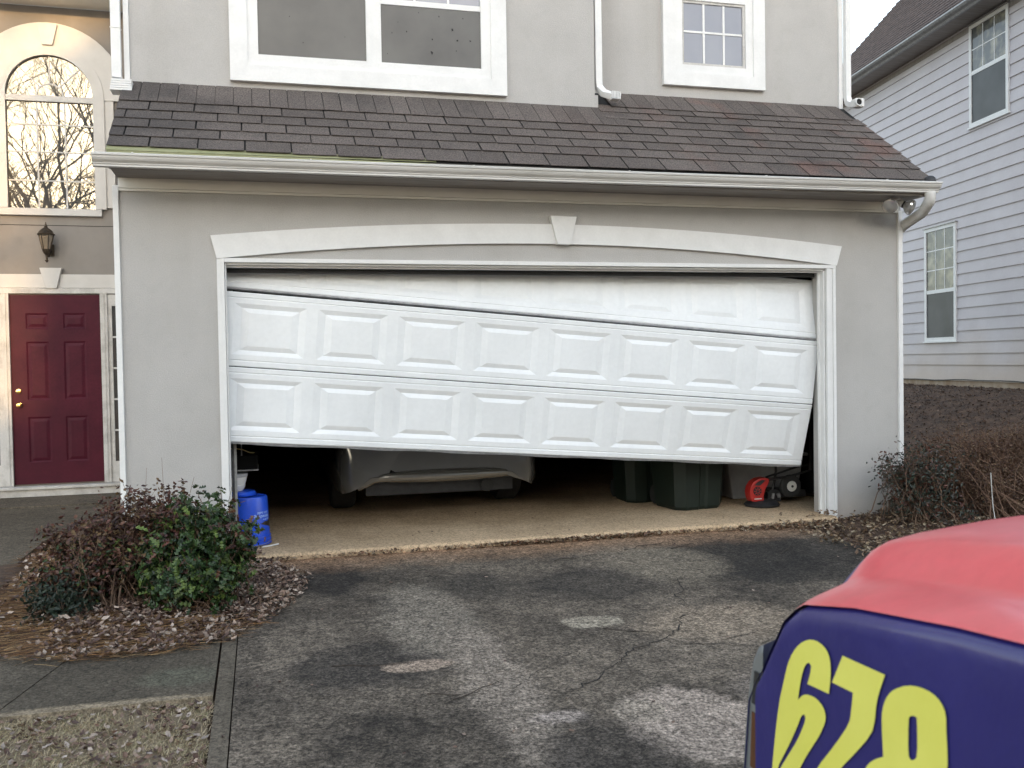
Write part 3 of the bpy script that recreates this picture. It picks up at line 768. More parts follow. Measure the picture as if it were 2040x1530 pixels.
# door tracks inside
b = MB(); b.tube([(0.03, 0.26, 0.0), (0.03, 0.26, 2.0), (0.03, 0.4, 2.3), (0.03, 0.8, 2.4), (0.03, 2.6, 2.42)], 0.02, 6)
P(b, 'door_track', 'steel'); b = MB()
b.tube([(5.06, 0.30, 0.0), (5.06, 0.30, 2.0), (5.03, 0.45, 2.3), (5.0, 0.9, 2.4), (5.0, 2.6, 2.42)], 0.02, 6)
P(b, 'door_track', 'steel')

# ---- windows
def window_trim(x0, x1, z0, z1, wd, y, inner=0.035, parent=house):
    """flat outer trim with a stepped inner moulding"""
    b = MB()
    def frame(a0, a1, c0, c1, t, ya, yb):
        b.extr([(a0, ya, c0), (a1, ya, c0), (a1 - t, ya, c0 + t), (a0 + t, ya, c0 + t)], (0, yb - ya, 0))
        b.extr([(a0, ya, c1), (a0 + t, ya, c1 - t), (a1 - t, ya, c1 - t), (a1, ya, c1)], (0, yb - ya, 0))
        b.extr([(a0, ya, c0), (a0 + t, ya, c0 + t), (a0 + t, ya, c1 - t), (a0, ya, c1)], (0, yb - ya, 0))
        b.extr([(a1, ya, c0), (a1, ya, c1), (a1 - t, ya, c1 - t), (a1 - t, ya, c0 + t)], (0, yb - ya, 0))
    frame(x0, x1, z0, z1, wd * 0.62, y - 0.045, y - 0.001)
    k = wd * 0.62
    frame(x0 + k, x1 - k, z0 + k, z1 - k, wd * 0.38, y - 0.030, y - 0.001)
    return b
# big twin window
wz0, wz1 = 3.597, 5.35
big = window_trim(0.060, 2.283, wz0, wz1, 0.215, UL).build('window', M['white'], house)
b = MB(); b.box(1.118, 1.240, UL - 0.028, UL - 0.002, wz0 + 0.2, wz1 - 0.2); b.build('mullion', M['white'], big, bevel=0.003)
for (a, c) in ((0.276, 1.117), (1.241, 2.067)):
    b = MB(); b.box(a, c, UL - 0.010, UL - 0.003, wz0 + 0.195, 4.285 if a > 1 else wz1 - 0.2); b.build('screen_pane', M['screen'], big)
b = MB(); b.box(1.241, 2.067, UL - 0.016, UL - 0.003, 4.286, 4.33); b.build('meeting_rail', M['white'], big)
b = MB(); b.box(1.241, 2.067, UL - 0.008, UL - 0.003, 4.331, wz1 - 0.2); b.build('pane', M['blind_glass'], big)
for xx in (1.51, 1.79):
    b = MB(); b.box(xx, xx + 0.018, UL - 0.012, UL - 0.0085, 4.331, wz1 - 0.2); b.build('muntin', M['white'], big)
# holes torn in the insect screens
rr = random.Random(3)
hb = MB()
for (cx, cz, s) in [(1.655, 3.92, 0.011), (1.66, 4.03, 0.005), (1.87, 4.035, 0.007), (1.83, 4.12, 0.007), (1.98, 4.04, 0.006), (1.45, 4.08, 0.004), (1.72, 4.22, 0.004), (1.33, 4.06, 0.004), (1.92, 4.22, 0.004),
                    (0.62, 3.93, 0.004), (0.95, 4.0, 0.003), (0.52, 4.13, 0.003), (1.38, 4.15, 0.003), (1.55, 4.24, 0.003), (1.29, 3.89, 0.003), (1.86, 3.95, 0.004)]:
    pts = []
    for i in range(9):
        t = i / 9 * 6.283; r = s * rr.uniform(0.45, 1.3) * (1.5 if i % 3 == 0 else 1)
        pts.append((cx + r * math.cos(t), UL - 0.0125, cz + r * math.sin(t) * 1.3))
    hb.poly(pts)
hb.build('screen_tear', M['dark'], big)
# small six-light window
sm = window_trim(3.838, 4.870, 3.875, 4.855, 0.195, UR).build('window', M['white'], house)
b = MB(); b.box(4.034, 4.674, UR - 0.009, UR - 0.003, 4.07, 4.66); b.build('pane', M['blind_glass'], sm)
b = MB()
for (a, c, d, e) in ((4.0345, 4.6735, 4.0705, 4.0925), (4.0345, 4.6735, 4.637, 4.6595), (4.0345, 4.052, 4.093, 4.636), (4.650, 4.6735, 4.093, 4.636)): b.box(a, c, UR - 0.020, UR - 0.0095, d, e)
b.build('sash', M['oldwhite'], sm)
for xx in (4.245, 4.448):
    b = MB(); b.box(xx, xx + 0.020, UR - 0.016, UR - 0.0095, 4.093, 4.636); b.build('muntin', M['white'], sm)
b = MB(); b.box(4.053, 4.649, UR - 0.0155, UR - 0.0096, 4.368, 4.386); b.build('muntin', M['white'], sm)

# ---- recessed entry wing
WY = 4.15
P(wall_grid(-6.0, X0 + 0.0, -0.25, 5.33, [], WY, 0.2), 'entry_wall', 'wallgrey')
b = MB(); b.box(-6, X0 - 0.001, WY - 0.30, WY - 0.001, 5.33, 5.42); b.box(-6, X0 - 0.001, WY - 0.45, WY - 0.3005, 5.33, 5.60); P(b, 'entry_fascia', 'cream')
b = MB(); b.hexa([(-6, WY - 0.55, 5.60), (X0 - 0.001, WY - 0.55, 5.60), (X0 - 0.001, WY + 3, 7.6), (-6, WY + 3, 7.6), (-6, WY - 0.55, 5.64), (X0 - 0.001, WY - 0.55, 5.64), (X0 - 0.001, WY + 3, 7.65), (-6, WY + 3, 7.65)]); P(b, 'entry_roof', 'nroof')
b = MB(); b.box(-6, X0 - 0.001, WY - 0.003, WY - 0.0005, 2.946, 2.952); P(b, 'stucco_joint', 'dark')
# arch window: centre, radius
ACX, AHW = -1.932, 0.437
def arch_ring(r0, r1, ztop, zbot, ya, yb, mid=None):
    """inverted-U band between half widths r0<r1, springing at ztop, down to zbot"""
    b = MB(); n = 28
    inn = [(ACX - r0, zbot)] + [(ACX - r0 * math.cos(math.pi * i / n), ztop + r0 * math.sin(math.pi * i / n)) for i in range(n + 1)] + [(ACX + r0, zbot)]
    out = [(ACX - r1, zbot)] + [(ACX - r1 * math.cos(math.pi * i / n), ztop + r1 * math.sin(math.pi * i / n)) for i in range(n + 1)] + [(ACX + r1, zbot)]
    for i in range(len(inn) - 1):
        a, c, d, e = inn[i], inn[i + 1], out[i + 1], out[i]
        b.hexa([(a[0], ya, a[1]), (a[0], yb, a[1]), (e[0], yb, e[1]), (e[0], ya, e[1]), (c[0], ya, c[1]), (c[0], yb, c[1]), (d[0], yb, d[1]), (d[0], ya, d[1])])
    return b
SPR = 4.356
aw = arch_ring(0.553, 0.645, SPR, 3.15, WY - 0.035, WY - 0.001).build('arch_window', M['wing_shade_white'], house)
b = arch_ring(0.505, 0.790, SPR, 4.30, WY - 0.030, WY - 0.0012); 
b2 = arch_ring(0.553, 0.79, SPR, 4.33, WY - 0.045, WY - 0.036)
b2.build('arch_trim', M['wing_shade_white'], aw)
arch_ring(0.438, 0.552, SPR, 3.13, WY - 0.055, WY - 0.001).build('frame', M['wing_shade_white'], aw)
b = MB(); b.box(ACX - 0.553, ACX + 0.50, WY - 0.052, WY - 0.001, 3.052, 3.128); b.build('sill', M['wing_shade_white'], aw, bevel=0.003)
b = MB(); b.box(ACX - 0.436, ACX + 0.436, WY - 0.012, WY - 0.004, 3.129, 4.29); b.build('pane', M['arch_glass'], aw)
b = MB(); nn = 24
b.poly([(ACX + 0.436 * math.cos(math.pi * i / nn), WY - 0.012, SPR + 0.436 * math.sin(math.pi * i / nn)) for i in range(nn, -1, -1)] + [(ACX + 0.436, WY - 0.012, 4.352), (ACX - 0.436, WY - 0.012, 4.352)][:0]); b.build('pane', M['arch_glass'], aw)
b = MB(); b.box(ACX - 0.4365, ACX + 0.4365, WY - 0.045, WY - 0.004, 4.291, 4.352); b.build('transom', M['wing_shade_white'], aw)
for xx in (-2.076, -1.795):
    b = MB(); b.box(xx, xx + 0.016, WY - 0.018, WY - 0.0125, 3.13, 4.29); b.build('muntin', M['wing_shade_white'], aw)
for zz in (4.035, 3.738, 3.425):
    b = MB(); b.box(ACX - 0.436, ACX + 0.436, WY - 0.0182, WY - 0.0123, zz, zz + 0.014); b.build('muntin', M['wing_shade_white'], aw)
b = MB()
for i in range(12):
    t0, t1 = math.pi * i / 12, math.pi * (i + 1) / 12
    b.hexa([(ACX + r * math.cos(t), y, SPR + r * math.sin(t)) for (r, y, t) in ((0.125, WY - 0.018, t0), (0.125, WY - 0.0125, t0), (0.141, WY - 0.0125, t0), (0.141, WY - 0.018, t0), (0.125, WY - 0.018, t1), (0.125, WY - 0.0125, t1), (0.141, WY - 0.0125, t1), (0.141, WY - 0.018, t1))])
b.build('muntin', M['wing_shade_white'], aw)
for ang in (45, 90, 135):
    t = R(ang); c_, s_ = math.cos(t), math.sin(t); b = MB()
    p = lambda r, o, y: (ACX + r * c_ - o * s_, y, SPR + r * s_ + o * c_)
    b.hexa([p(.142, -.007, WY - .018), p(.142, -.007, WY - .0125), p(.142, .007, WY - .0125), p(.142, .007, WY - .018), p(.437, -.007, WY - .018), p(.437, -.007, WY - .0125), p(.437, .007, WY - .0125), p(.437, .007, WY - .018)])
    b.build('muntin', M['wing_shade_white'], aw)
b = MB(); b.extr([(-1.985, WY - 0.085, 4.895), (-1.880, WY - 0.085, 4.895), (-1.828, WY - 0.085, 5.120), (-2.038, WY - 0.085, 5.120)], (0, 0.083, 0)); b.build('keystone', M['wing_shade_white'], aw, bevel=0.003)

# entry: band, keystone, frame, sidelights, door
b = MB(); b.box(-6, X0 - 0.001, WY - 0.030, WY - 0.001, 2.262, 2.411); P(b, 'entry_band', 'wing_shade_white', bevel=0.003)
b = MB(); b.extr([(-2.018, WY - 0.065, 2.255), (-1.910, WY - 0.065, 2.255), (-1.855, WY - 0.065, 2.478), (-2.078, WY - 0.065, 2.478)], (0, 0.063, 0)); P(b, 'keystone', 'wing_shade_white', bevel=0.003)
b = MB(); b.box(-6, X0 - 0.001, WY - 0.045, WY - 0.001, 2.20, 2.258); P(b, 'head_casing', 'oldwhite', bevel=0.003)
for (a, c) in ((-1.479, -1.405), (-2.470, -2.396)):
    b = MB(); b.box(a, c, WY - 0.050, WY - 0.001, 0.10, 2.199); b.box(a + 0.028, a + 0.045, WY - 0.058, WY - 0.0505, 0.10, 2.199); P(b, 'door_post', 'oldwhite', bevel=0.002)
def sidelight(a, c, g0, g1):
    s = MB(); s.box(a, g0, WY - 0.030, WY - 0.001, 0.10, 2.19); s.box(g1, c, WY - 0.030, WY - 0.001, 0.10, 2.19)
    s.box(g0, g1, WY - 0.030, WY - 0.001, 0.10, 0.33); s.box(g0, g1, WY - 0.030, WY - 0.001, 2.065, 2.19)
    s = s.build('sidelight', M['oldwhite'], house)
    for i in range(5):
        z0 = 0.332 + i * 0.3466
        b = MB(); b.box(g0, g1, WY - 0.010, WY - 0.003, z0, z0 + 0.345); b.build('pane', M['side_glass'], s)
    for i in range(1, 5):
        z0 = 0.332 + i * 0.3466
        b = MB(); b.box(g0, g1, WY - 0.022, WY - 0.0105, z0 - 0.011, z0 + 0.009); b.build('muntin', M['wing_shade_white'], s)
sidelight(-1.404, X0 - 0.002, -1.361, -1.10)
sidelight(-2.86, -2.471, -2.80, -2.525)
# red six-panel door
dr = MB(); dx0, dx1, dz0, dz1 = -2.394, -1.481, 0.115, 2.186
yf = WY - 0.022
pan = []
for (a, c) in ((0.155, 0.385), (0.530, 0.760)):
    for (d, e) in ((0.235, 0.735), (0.92, 1.56), (1.70, 1.87)): pan.append((dx0 + a, dx0 + c, dz0 + d, dz0 + e))
xs_ = sorted({dx0, dx1} | {p[0] for p in pan} | {p[1] for p in pan}); zs_ = sorted({dz0, dz1} | {p[2] for p in pan} | {p[3] for p in pan})
for i in range(len(xs_) - 1):
    for j in range(len(zs_) - 1):
        cx, cz = (xs_[i] + xs_[i + 1]) / 2, (zs_[j] + zs_[j + 1]) / 2
        if any(p[0] < cx < p[1] and p[2] < cz < p[3] for p in pan): continue
        dr.quad((xs_[i], yf, zs_[j]), (xs_[i + 1], yf, zs_[j]), (xs_[i + 1], yf, zs_[j + 1]), (xs_[i], yf, zs_[j + 1]))
dr.box(dx0, dx1, yf + 0.013, WY - 0.001, dz0, dz1)
door = dr.build('front_door', M['doorred'], house)
def panel_mesh(a, c, d, e, y, g=0.016, dep=0.009, fld=0.030):
    b = MB(); lv = [(0, 0), (g, dep), (g + 0.006, dep), (g + 0.006 + fld, 0.001)]
    for k in range(len(lv) - 1):
        (i0, y0), (i1, y1) = lv[k], lv[k + 1]
        A = [(a + i0, y + y0, d + i0), (c - i0, y + y0, d + i0), (c - i0, y + y0, e - i0), (a + i0, y + y0, e - i0)]
        B = [(a + i1, y + y1, d + i1), (c - i1, y + y1, d + i1), (c - i1, y + y1, e - i1), (a + i1, y + y1, e - i1)]
        for q in range(4): b.quad(A[q], A[(q + 1) % 4], B[(q + 1) % 4], B[q])
    b.quad(*B)
    return b
for p in pan: panel_mesh(*p, yf).build('door_panel', M['doorred'], door)
b = MB(); b.lathe([(0.026, yf - 0.001), (0.026, yf - 0.010), (0.011, yf - 0.013), (0.011, yf - 0.030), (0.026, yf - 0.040), (0.029, yf - 0.052), (0.020, yf - 0.066), (0.004, yf - 0.068)], dx0 + 0.075, 0.985, 18, 'y'); b.build('door_knob', M['brass'], door, smooth=True)
b = MB(); b.lathe([(0.027, yf - 0.001), (0.027, yf - 0.014), (0.016, yf - 0.017), (0.003, yf - 0.018)], dx0 + 0.068, 1.135, 18, 'y'); b.build('deadbolt', M['brass'], door, smooth=True)
b = MB(); b.box(-6, X0 - 0.001, WY - 0.16, WY - 0.0505, 0.070, 0.098); P(b, 'threshold', 'oldwhite', bevel=0.003)
b = MB(); b.box(-6, X0 - 0.001, WY - 0.12, WY - 0.052, -0.03, 0.069); P(b, 'door_sill_board', 'oldwhite', bevel=0.003)

# ================================================================ WALL LANTERN
ln = thing('wall_lantern', 'dark bronze carriage lantern with glass sides on the wall above the red door', 'lantern', (-1.97, WY - 0.13, 2.52))
def part(b, name, m, par, **kw):
    L0 = par.location
    b.v = [(v[0] - L0[0], v[1] - L0[1], v[2] - L0[2]) for v in b.v]
    return b.build(name, M[m], par, **kw)
lx, ly = -1.985, WY - 0.14
b = MB(); b.lathe([(0.088, 2.822), (0.092, 2.834), (0.078, 2.842), (0.068, 2.866), (0.040, 2.892), (0.018, 2.905), (0.020, 2.915), (0.008, 2.925), (0.010, 2.937), (0.003, 2.966)], lx, ly, 12); part(b, 'lantern_cap', 'bronze', ln, smooth=True)
b = MB(); b.lathe([(0.040, 2.672), (0.072, 2.820)], lx, ly, 6); part(b, 'lantern_glass', 'lampglass', ln)
b = MB()
for k in range(6):
    t = k * math.pi / 3
    b.tube([(lx + 0.042 * math.cos(t), ly + 0.042 * math.sin(t), 2.668), (lx + 0.075 * math.cos(t), ly + 0.075 * math.sin(t), 2.824)], 0.0055, 5)
part(b, 'lantern_ribs', 'bronze', ln)
b = MB(); b.lathe([(0.010, 2.605), (0.028, 2.625), (0.040, 2.650), (0.046, 2.672)], lx, ly, 12); part(b, 'lantern_cup', 'bronze', ln, smooth=True)
b = MB(); b.tube([(lx, ly, 2.612), (lx, ly + 0.005, 2.545), (lx, ly + 0.0, 2.53)], [0.012, 0.010, 0.004], 8); b.lathe([(0.003, 2.528), (0.019, 2.546), (0.019, 2.552), (0.005, 2.562)], lx, ly, 10)
b.tube([(lx, ly, 2.60), (lx + 0.01, ly + 0.05, 2.60), (lx + 0.02, ly + 0.125, 2.66)], 0.012, 6); part(b, 'lantern_arm', 'bronze', ln, smooth=True)
b = MB(); b.box(lx - 0.01, lx + 0.055, WY - 0.022, WY - 0.002, 2.612, 2.740); part(b, 'back_plate', 'bronze', ln, bevel=0.006)

# ================================================================ FLOODLIGHTS
fl = thing('floodlight', 'twin-bulb floodlight with glass bulbs under the right end of the garage eave', 'floodlight', (5.48, -0.20, 2.71))
b = MB(); b.lathe([(0.048, 2.711), (0.048, 2.698), (0.030, 2.690)], 5.50, -0.20, 16); part(b, 'mounting_plate', 'white_plastic', fl, smooth=True)
def bulb(a, c):
    a, c = Vector(a), Vector(c); d = (c - a).normalized(); L_ = (c - a).length
    b = MB(); b.tube([a, a + d * 0.03, a + d * 0.075], [0.018, 0.026, 0.030], 12); part(b, 'lamp_socket', 'white_plastic', fl, smooth=True)
    b = MB(); b.tube([a + d * 0.076, a + d * 0.088], [0.031, 0.029], 12); part(b, 'socket_ring', 'blackplastic', fl, smooth=True)
    b = MB(); b.tube([a + d * t for t in (0.086, 0.10, 0.125, 0.145, 0.160, 0.168, 0.171)], [0.024, 0.038, 0.059, 0.066, 0.059, 0.038, 0.008], 18); part(b, 'bulb', 'bulb', fl, smooth=True)
bulb((5.465, -0.20, 2.690), (5.37, -0.31, 2.62)); bulb((5.505, -0.20, 2.690), (5.585, -0.30, 2.62))

# ================================================================ DAMAGED GARAGE DOOR
gd = thing('garage_door', 'white panelled sectional garage door hanging crooked off its track, its sections tilted and split apart', 'garage door', (0, 0.14, 0))
def section(BL, BR, TR, TL, bend=0.0, seed=0, seal=False, lines=True):
    BL, BR, TR, TL = map(Vector, (BL, BR, TR, TL))
    Lx, H = (BR - BL).length, (TL - BL).length
    nrm = ((BR - BL).cross(TL - BL)).normalized()      # points to -Y
    if nrm.y > 0: nrm = -nrm
    def pt(u, v, d):
        a, c = u / Lx, v / H
        p = (BL * (1 - a) + BR * a) * (1 - c) + (TL * (1 - a) + TR * a) * c
        wob = 0.004 * noise.noise(Vector((u * 0.9 + seed * 7, v * 2.0, seed))) + bend * math.sin(a * 14) * (1 - c) ** 4
        return tuple(p + nrm * (wob - d) - gd.location)
    # panels: 8 raised panels
    m0, pitch = 0.088, (Lx - 0.10) / 8; pw = pitch - 0.085
    pv0, pv1 = 0.088, H - 0.083
    rects = [(m0 + i * pitch + 0.0, m0 + i * pitch + pw, pv0, pv1) for i in range(8)]
    us = sorted({0.0, Lx} | {r[0] for r in rects} | {r[1] for r in rects})
    fu = []
    for i in range(len(us) - 1):
        n = max(1, int((us[i + 1] - us[i]) / 0.14)); fu += [us[i] + (us[i + 1] - us[i]) * k / n for k in range(n)]
    fu.append(Lx)
    prof = [(0, 0.006), (0.006, 0), (0.038, 0), (0.042, 0.005), (0.047, 0.005), (0.051, 0), (pv0, 0), (pv1, 0), (H - 0.048, 0), (H - 0.044, 0.005), (H - 0.039, 0.005), (H - 0.035, 0), (H - 0.006, 0), (H, 0.006)]
    b = MB()
    def strip(v0, d0, v1, d1, ulist):
        for i in range(len(ulist) - 1):
            b.quad(pt(ulist[i], v0, d0), pt(ulist[i + 1], v0, d0), pt(ulist[i + 1], v1, d1), pt(ulist[i], v1, d1))
    for k in range(len(prof) - 1):
        (v0, d0), (v1, d1) = prof[k], prof[k + 1]
        if v0 == pv0:
            for i in range(len(fu) - 1):
                cu = (fu[i] + fu[i + 1]) / 2
                if any(r[0] < cu < r[1] for r in rects): continue
                b.quad(pt(fu[i], v0, 0), pt(fu[i + 1], v0, 0), pt(fu[i + 1], v1, 0), pt(fu[i], v1, 0))
        else: strip(v0, d0, v1, d1, fu)
    th = 0.045     # back and edges
    strip(0, th, 0, 0.006, fu); strip(H, 0.006, H, th, fu); strip(H, th, 0, th, fu)
    o = b.build('door_section', M['door_white'], gd, merge=True)
    for r in rects:
        q = MB(); a, c, d, e = r
        lv = [(0, 0, 0), (0.055, 0.034, 0.009 if seed == 3 else 0.0135), (0.108, 0.068, 0.0005)]
        for k in range(2):
            (i0, j0, y0), (i1, j1, y1) = lv[k], lv[k + 1]
            A = [(a + i0, d + j0, y0), (c - i0, d + j0, y0), (c - i0, e - j0, y0), (a + i0, e - j0, y0)]
            B_ = [(a + i1, d + j1, y1), (c - i1, d + j1, y1), (c - i1, e - j1, y1), (a + i1, e - j1, y1)]
            for t in range(4):
                t2 = (t + 1) % 4; q.quad(pt(*A[t]), pt(*A[t2]), pt(*B_[t2]), pt(*B_[t]))
        q.quad(*[pt(*x) for x in B_])
        q.build('raised_panel', M['door_white'], o)
    for u in (0, Lx):   # steel end stiles
        q = MB(); s = 1 if u else -1
        P4 = [pt(u, 0, 0.004), pt(u, 0, 0.047), pt(u, H, 0.047), pt(u, H, 0.004)]
        w3 = (BR - BL).normalized() * 0.004 * s
        q.extr(P4, w3); q.build('end_stile', M['steel'], o)
    if seal:
        q = MB()
        for i in range(len(fu) - 1):
            w0 = 0.004 * math.sin(fu[i] * 9); w1 = 0.004 * math.sin(fu[i + 1] * 9)
            q.hexa([pt(fu[i], -0.016 + w0, 0.002), pt(fu[i + 1], -0.016 + w1, 0.002), pt(fu[i + 1], -0.016 + w1, 0.042), pt(fu[i], -0.016 + w0, 0.042),
                    pt(fu[i], -0.001, 0.002), pt(fu[i + 1], -0.001, 0.002), pt(fu[i + 1], -0.001, 0.042), pt(fu[i], -0.001, 0.042)])
        q.build('bottom_seal', M['steel'], o)
    else:
        q = MB()
        for (va, vb, d) in ((-0.014, -0.001, 0.004),):
            for i in range(len(fu) - 1):
                q.hexa([pt(fu[i], va, d), pt(fu[i + 1], va, d), pt(fu[i + 1], va, 0.03), pt(fu[i], va, 0.03), pt(fu[i], vb, d), pt(fu[i + 1], vb, d), pt(fu[i + 1], vb, 0.03), pt(fu[i], vb, 0.03)])
        if lines: q.build('bottom_edge', M['steel'], o)
    return o
YD = 0.125
section((-0.105, YD, 0.822), (4.872, YD + 0.16, 0.402), (4.915, YD + 0.03, 0.948), (-0.065, YD, 1.378), seed=1, seal=True, bend=0.004)
section((-0.065, YD, 1.384), (4.915, YD + 0.03, 0.953), (4.968, YD, 1.505), (-0.018, YD, 1.934), seed=2, lines=False)
section((-0.030, YD + 0.03, 1.972), (4.960, YD + 0.012, 1.533), (4.985, YD + 0.10, 2.048), (0.020, YD + 0.24, 2.46), seed=3)
# black strip behind the header
b = MB(); b.box(0.014, 4.916, YD - 0.02, YD - 0.012, 2.062, 2.0955); P(b, 'header_strip', 'rubber')

# ================================================================ THINGS IN THE GARAGE
# --- parked car, tail (bumper and underside) showing below the door
car = thing('parked_car', 'silver-grey sedan parked inside the garage, its bumper showing below the crooked door', 'car', (1.76, 1.2, 0))
CX = 1.76
def car_sec(y, hw, z0, z1, tuck, arch=0.0):
    """closed cross-section of the body at depth y"""
    pts = []
    half = [(0, z0 + arch), (hw * 0.80, z0 + arch * 0.9), (hw * 0.88, z0 + arch * 0.45), (hw - 0.03, z0 + 0.0), (hw, z0 + 0.08), (hw, z0 + 0.28), (hw - 0.02, z1 - 0.22), (hw - 0.10, z1 - 0.06), (hw * 0.7, z1), (0, z1 + 0.01)]
    for x, z in half: pts.append((CX + x, y, z))
    for x, z in reversed(half[1:-1]): pts.append((CX - x, y, z))
    return pts
secs = [car_sec(0.98, 0.50, 0.40, 0.62, 0, 0.02), car_sec(0.965, 0.78, 0.30, 0.70, 0, 0.10), car_sec(1.00, 0.84, 0.27, 0.95, 0, 0.13), car_sec(1.12, 0.89, 0.245, 1.02, 0, 0.15),
        car_sec(1.45, 0.915, 0.23, 1.06, 0, 0.12), car_sec(2.4, 0.92, 0.22, 1.08, 0, 0.05), car_sec(5.2, 0.92, 0.22, 0.95, 0, 0.05), car_sec(5.8, 0.75, 0.25, 0.8, 0, 0.05)]
b = MB(); k = len(secs[0])
for s in secs: b.v += s
for i in range(len(secs) - 1):
    for j in range(k):
        l = (j + 1) % k; b.f.append((i * k + j, i * k + l, (i + 1) * k + l, (i + 1) * k + j))
b.f.append(tuple(range(k))); b.f.append(tuple((len(secs) - 1) * k + j for j in reversed(range(k))))
b.v = [(x - 1.76, y - 1.2, z) for x, y, z in b.v]
cb = b.build('body', M['carpaint'], car, smooth=True)
# bumper lip: highlight along the lower edge, put in as lighter paint
b = MB(); pth = []
for i in range(25):
    t = -1 + 2 * i / 24; x = CX + 0.02 + t * 0.75
    z = 0.385 - 0.10 * max(0, abs(t) - 0.80) / 0.20 * (1 if t < 0 else 0.7); y = 0.992 + 0.06 * abs(t) ** 4
    pth.append((x, y, z))
b.tube(pth, [0.016 + 0.044 * math.sin(math.pi * i / 24) ** 0.5 for i in range(25)], 10); part(b, 'bumper_lip', 'bumper_highlight', car, smooth=True)
b = MB(); b.box(CX - 0.66, CX + 0.66, 1.08, 1.25, 0.22, 0.33); b.box(CX - 0.55, CX + 0.55, 1.25, 4.9, 0.19, 0.30); part(b, 'underbody', 'blackplastic', car)
b = MB(); b.tube([(CX + 0.42, 1.05, 0.27), (CX + 0.42, 1.6, 0.27)], [0.06, 0.07], 12); part(b, 'muffler', 'rubber', car, smooth=True)
for sx in (-0.80, 0.80):
    for yy in (1.95, 4.6):
        b = MB(); b.lathe([(0.20, CX + sx - 0.11), (0.30, CX + sx - 0.11), (0.325, CX + sx - 0.08), (0.325, CX + sx + 0.08), (0.30, CX + sx + 0.11), (0.20, CX + sx + 0.11)], yy, 0.325, 28, 'x'); part(b, 'tyre', 'rubber', car, smooth=True)
# greenhouse
b = MB(); b.hexa([(CX - 0.72, 1.7, 1.07), (CX + 0.72, 1.7, 1.07), (CX + 0.72, 4.4, 1.0), (CX - 0.72, 4.4, 1.0), (CX - 0.55, 2.4, 1.42), (CX + 0.55, 2.4, 1.42), (CX + 0.55, 3.6, 1.42), (CX - 0.55, 3.6, 1.42)]); part(b, 'cabin', 'carpaint', car, bevel=0.03)

# --- two wheeled bins
def bin_(name, x, y, rz, label, s=1.0):
    t = thing(name, label, 'trash can', (x, y, 0), 'dark green trash cans inside the garage', rz)
    b = MB()
    def oct_(hw, hd, c): return [(-hw + c, -hd), (-c * 0.6, -hd), (-c * 0.6 + .02, -hd + 0.015), (c * 0.6 - .02, -hd + 0.015), (c * 0.6, -hd), (hw - c, -hd), (hw, -hd + c), (hw, hd - c), (hw - c, hd), (-hw + c, hd), (-hw, hd - c), (-hw, -hd + c)]
    lv = [(0.0, 0.235, 0.225, 0.07), (0.03, 0.25, 0.24, 0.075), (0.5, 0.285, 0.28, 0.08), (0.93, 0.315, 0.33, 0.08), (0.95, 0.34, 0.36, 0.08), (0.99, 0.34, 0.36, 0.08)]
    for z, hw, hd, c in lv: b.v += [(px * s, py * s, z) for px, py in oct_(hw, hd, c)]
    k = 12
    for i in range(len(lv) - 1):
        for j in range(k): l = (j + 1) % k; b.f.append((i * k + j, i * k + l, (i + 1) * k + l, (i + 1) * k + j))
    b.f.append(tuple(reversed(range(k)))); b.build('bin_body', M['green_can'], t)
    b = MB(); b.extr([(px * s * 1.02, py * s * 1.02, 0.995) for px, py in oct_(0.34, 0.36, 0.08)], (0, 0, 0.06)); b.build('lid', M['green_can'], t, bevel=0.012)
    for sx in (-1, 1):
        b = MB(); b.lathe([(0.02, sx * 0.17), (0.09, sx * 0.17), (0.09, sx * 0.20), (0.02, sx * 0.20)], 0.26, 0.092, 20, 'x'); b.build('wheel', M['rubber'], t, smooth=True)
    return t
bin_('trash_can', 4.05, 0.86, R(8), 'dark green plastic trash can nearest the opening, beside the red trimmer')
bin_('trash_can', 3.82, 1.40, R(0), 'dark green plastic trash can half hidden behind the front one', 0.9)

# --- grey storage tote
tt = thing('storage_tote', 'grey plastic storage tote standing behind the red trimmer', 'tote', (4.95, 1.30, 0))
b = MB(); b.hexa([(4.62, 1.06, 0.003), (5.32, 1.06, 0.003), (5.32, 1.5, 0.003), (4.62, 1.5, 0.003), (4.53, 1.0, 0.40), (5.36, 1.0, 0.40), (5.36, 1.56, 0.40), (4.53, 1.56, 0.40)]); part(b, 'tote_body', 'tote', tt, bevel=0.02)
b = MB(); b.box(4.50, 5.39, 0.97, 1.59, 0.402, 0.435); part(b, 'lid', 'tote', tt, bevel=0.01)

# --- red string trimmer head on its dark guard
tr = thing('string_trimmer', 'red string trimmer standing on its dark grey guard inside the garage', 'string trimmer', (4.60, 0.62, 0))
TX, TY = 4.62, 0.60
b = MB(); b.lathe([(0.02, 0.012), (0.155, 0.004), (0.165, 0.020), (0.130, 0.050), (0.07, 0.062), (0.02, 0.065)], TX + 0.06, TY + 0.02, 24); part(b, 'guard', 'blackplastic', tr, smooth=True)
out = [(-0.075, 0.055), (0.045, 0.050), (0.045, 0.10), (0.06, 0.16), (0.095, 0.21), (0.105, 0.245), (0.095, 0.262), (0.05, 0.272), (-0.01, 0.262), (-0.06, 0.235), (-0.09, 0.19), (-0.10, 0.14), (-0.092, 0.09)]
b = MB(); b.extr([(TX + x, TY - 0.045, z) for x, z in out], (0, 0.10, 0)); part(b, 'housing', 'redtool', tr, bevel=0.012)
b = MB(); b.lathe([(0.002, TY - 0.052), (0.040, TY - 0.052), (0.042, TY - 0.044)], TX - 0.022, 0.150, 18, 'y'); part(b, 'vent', 'blackplastic', tr)
b = MB()
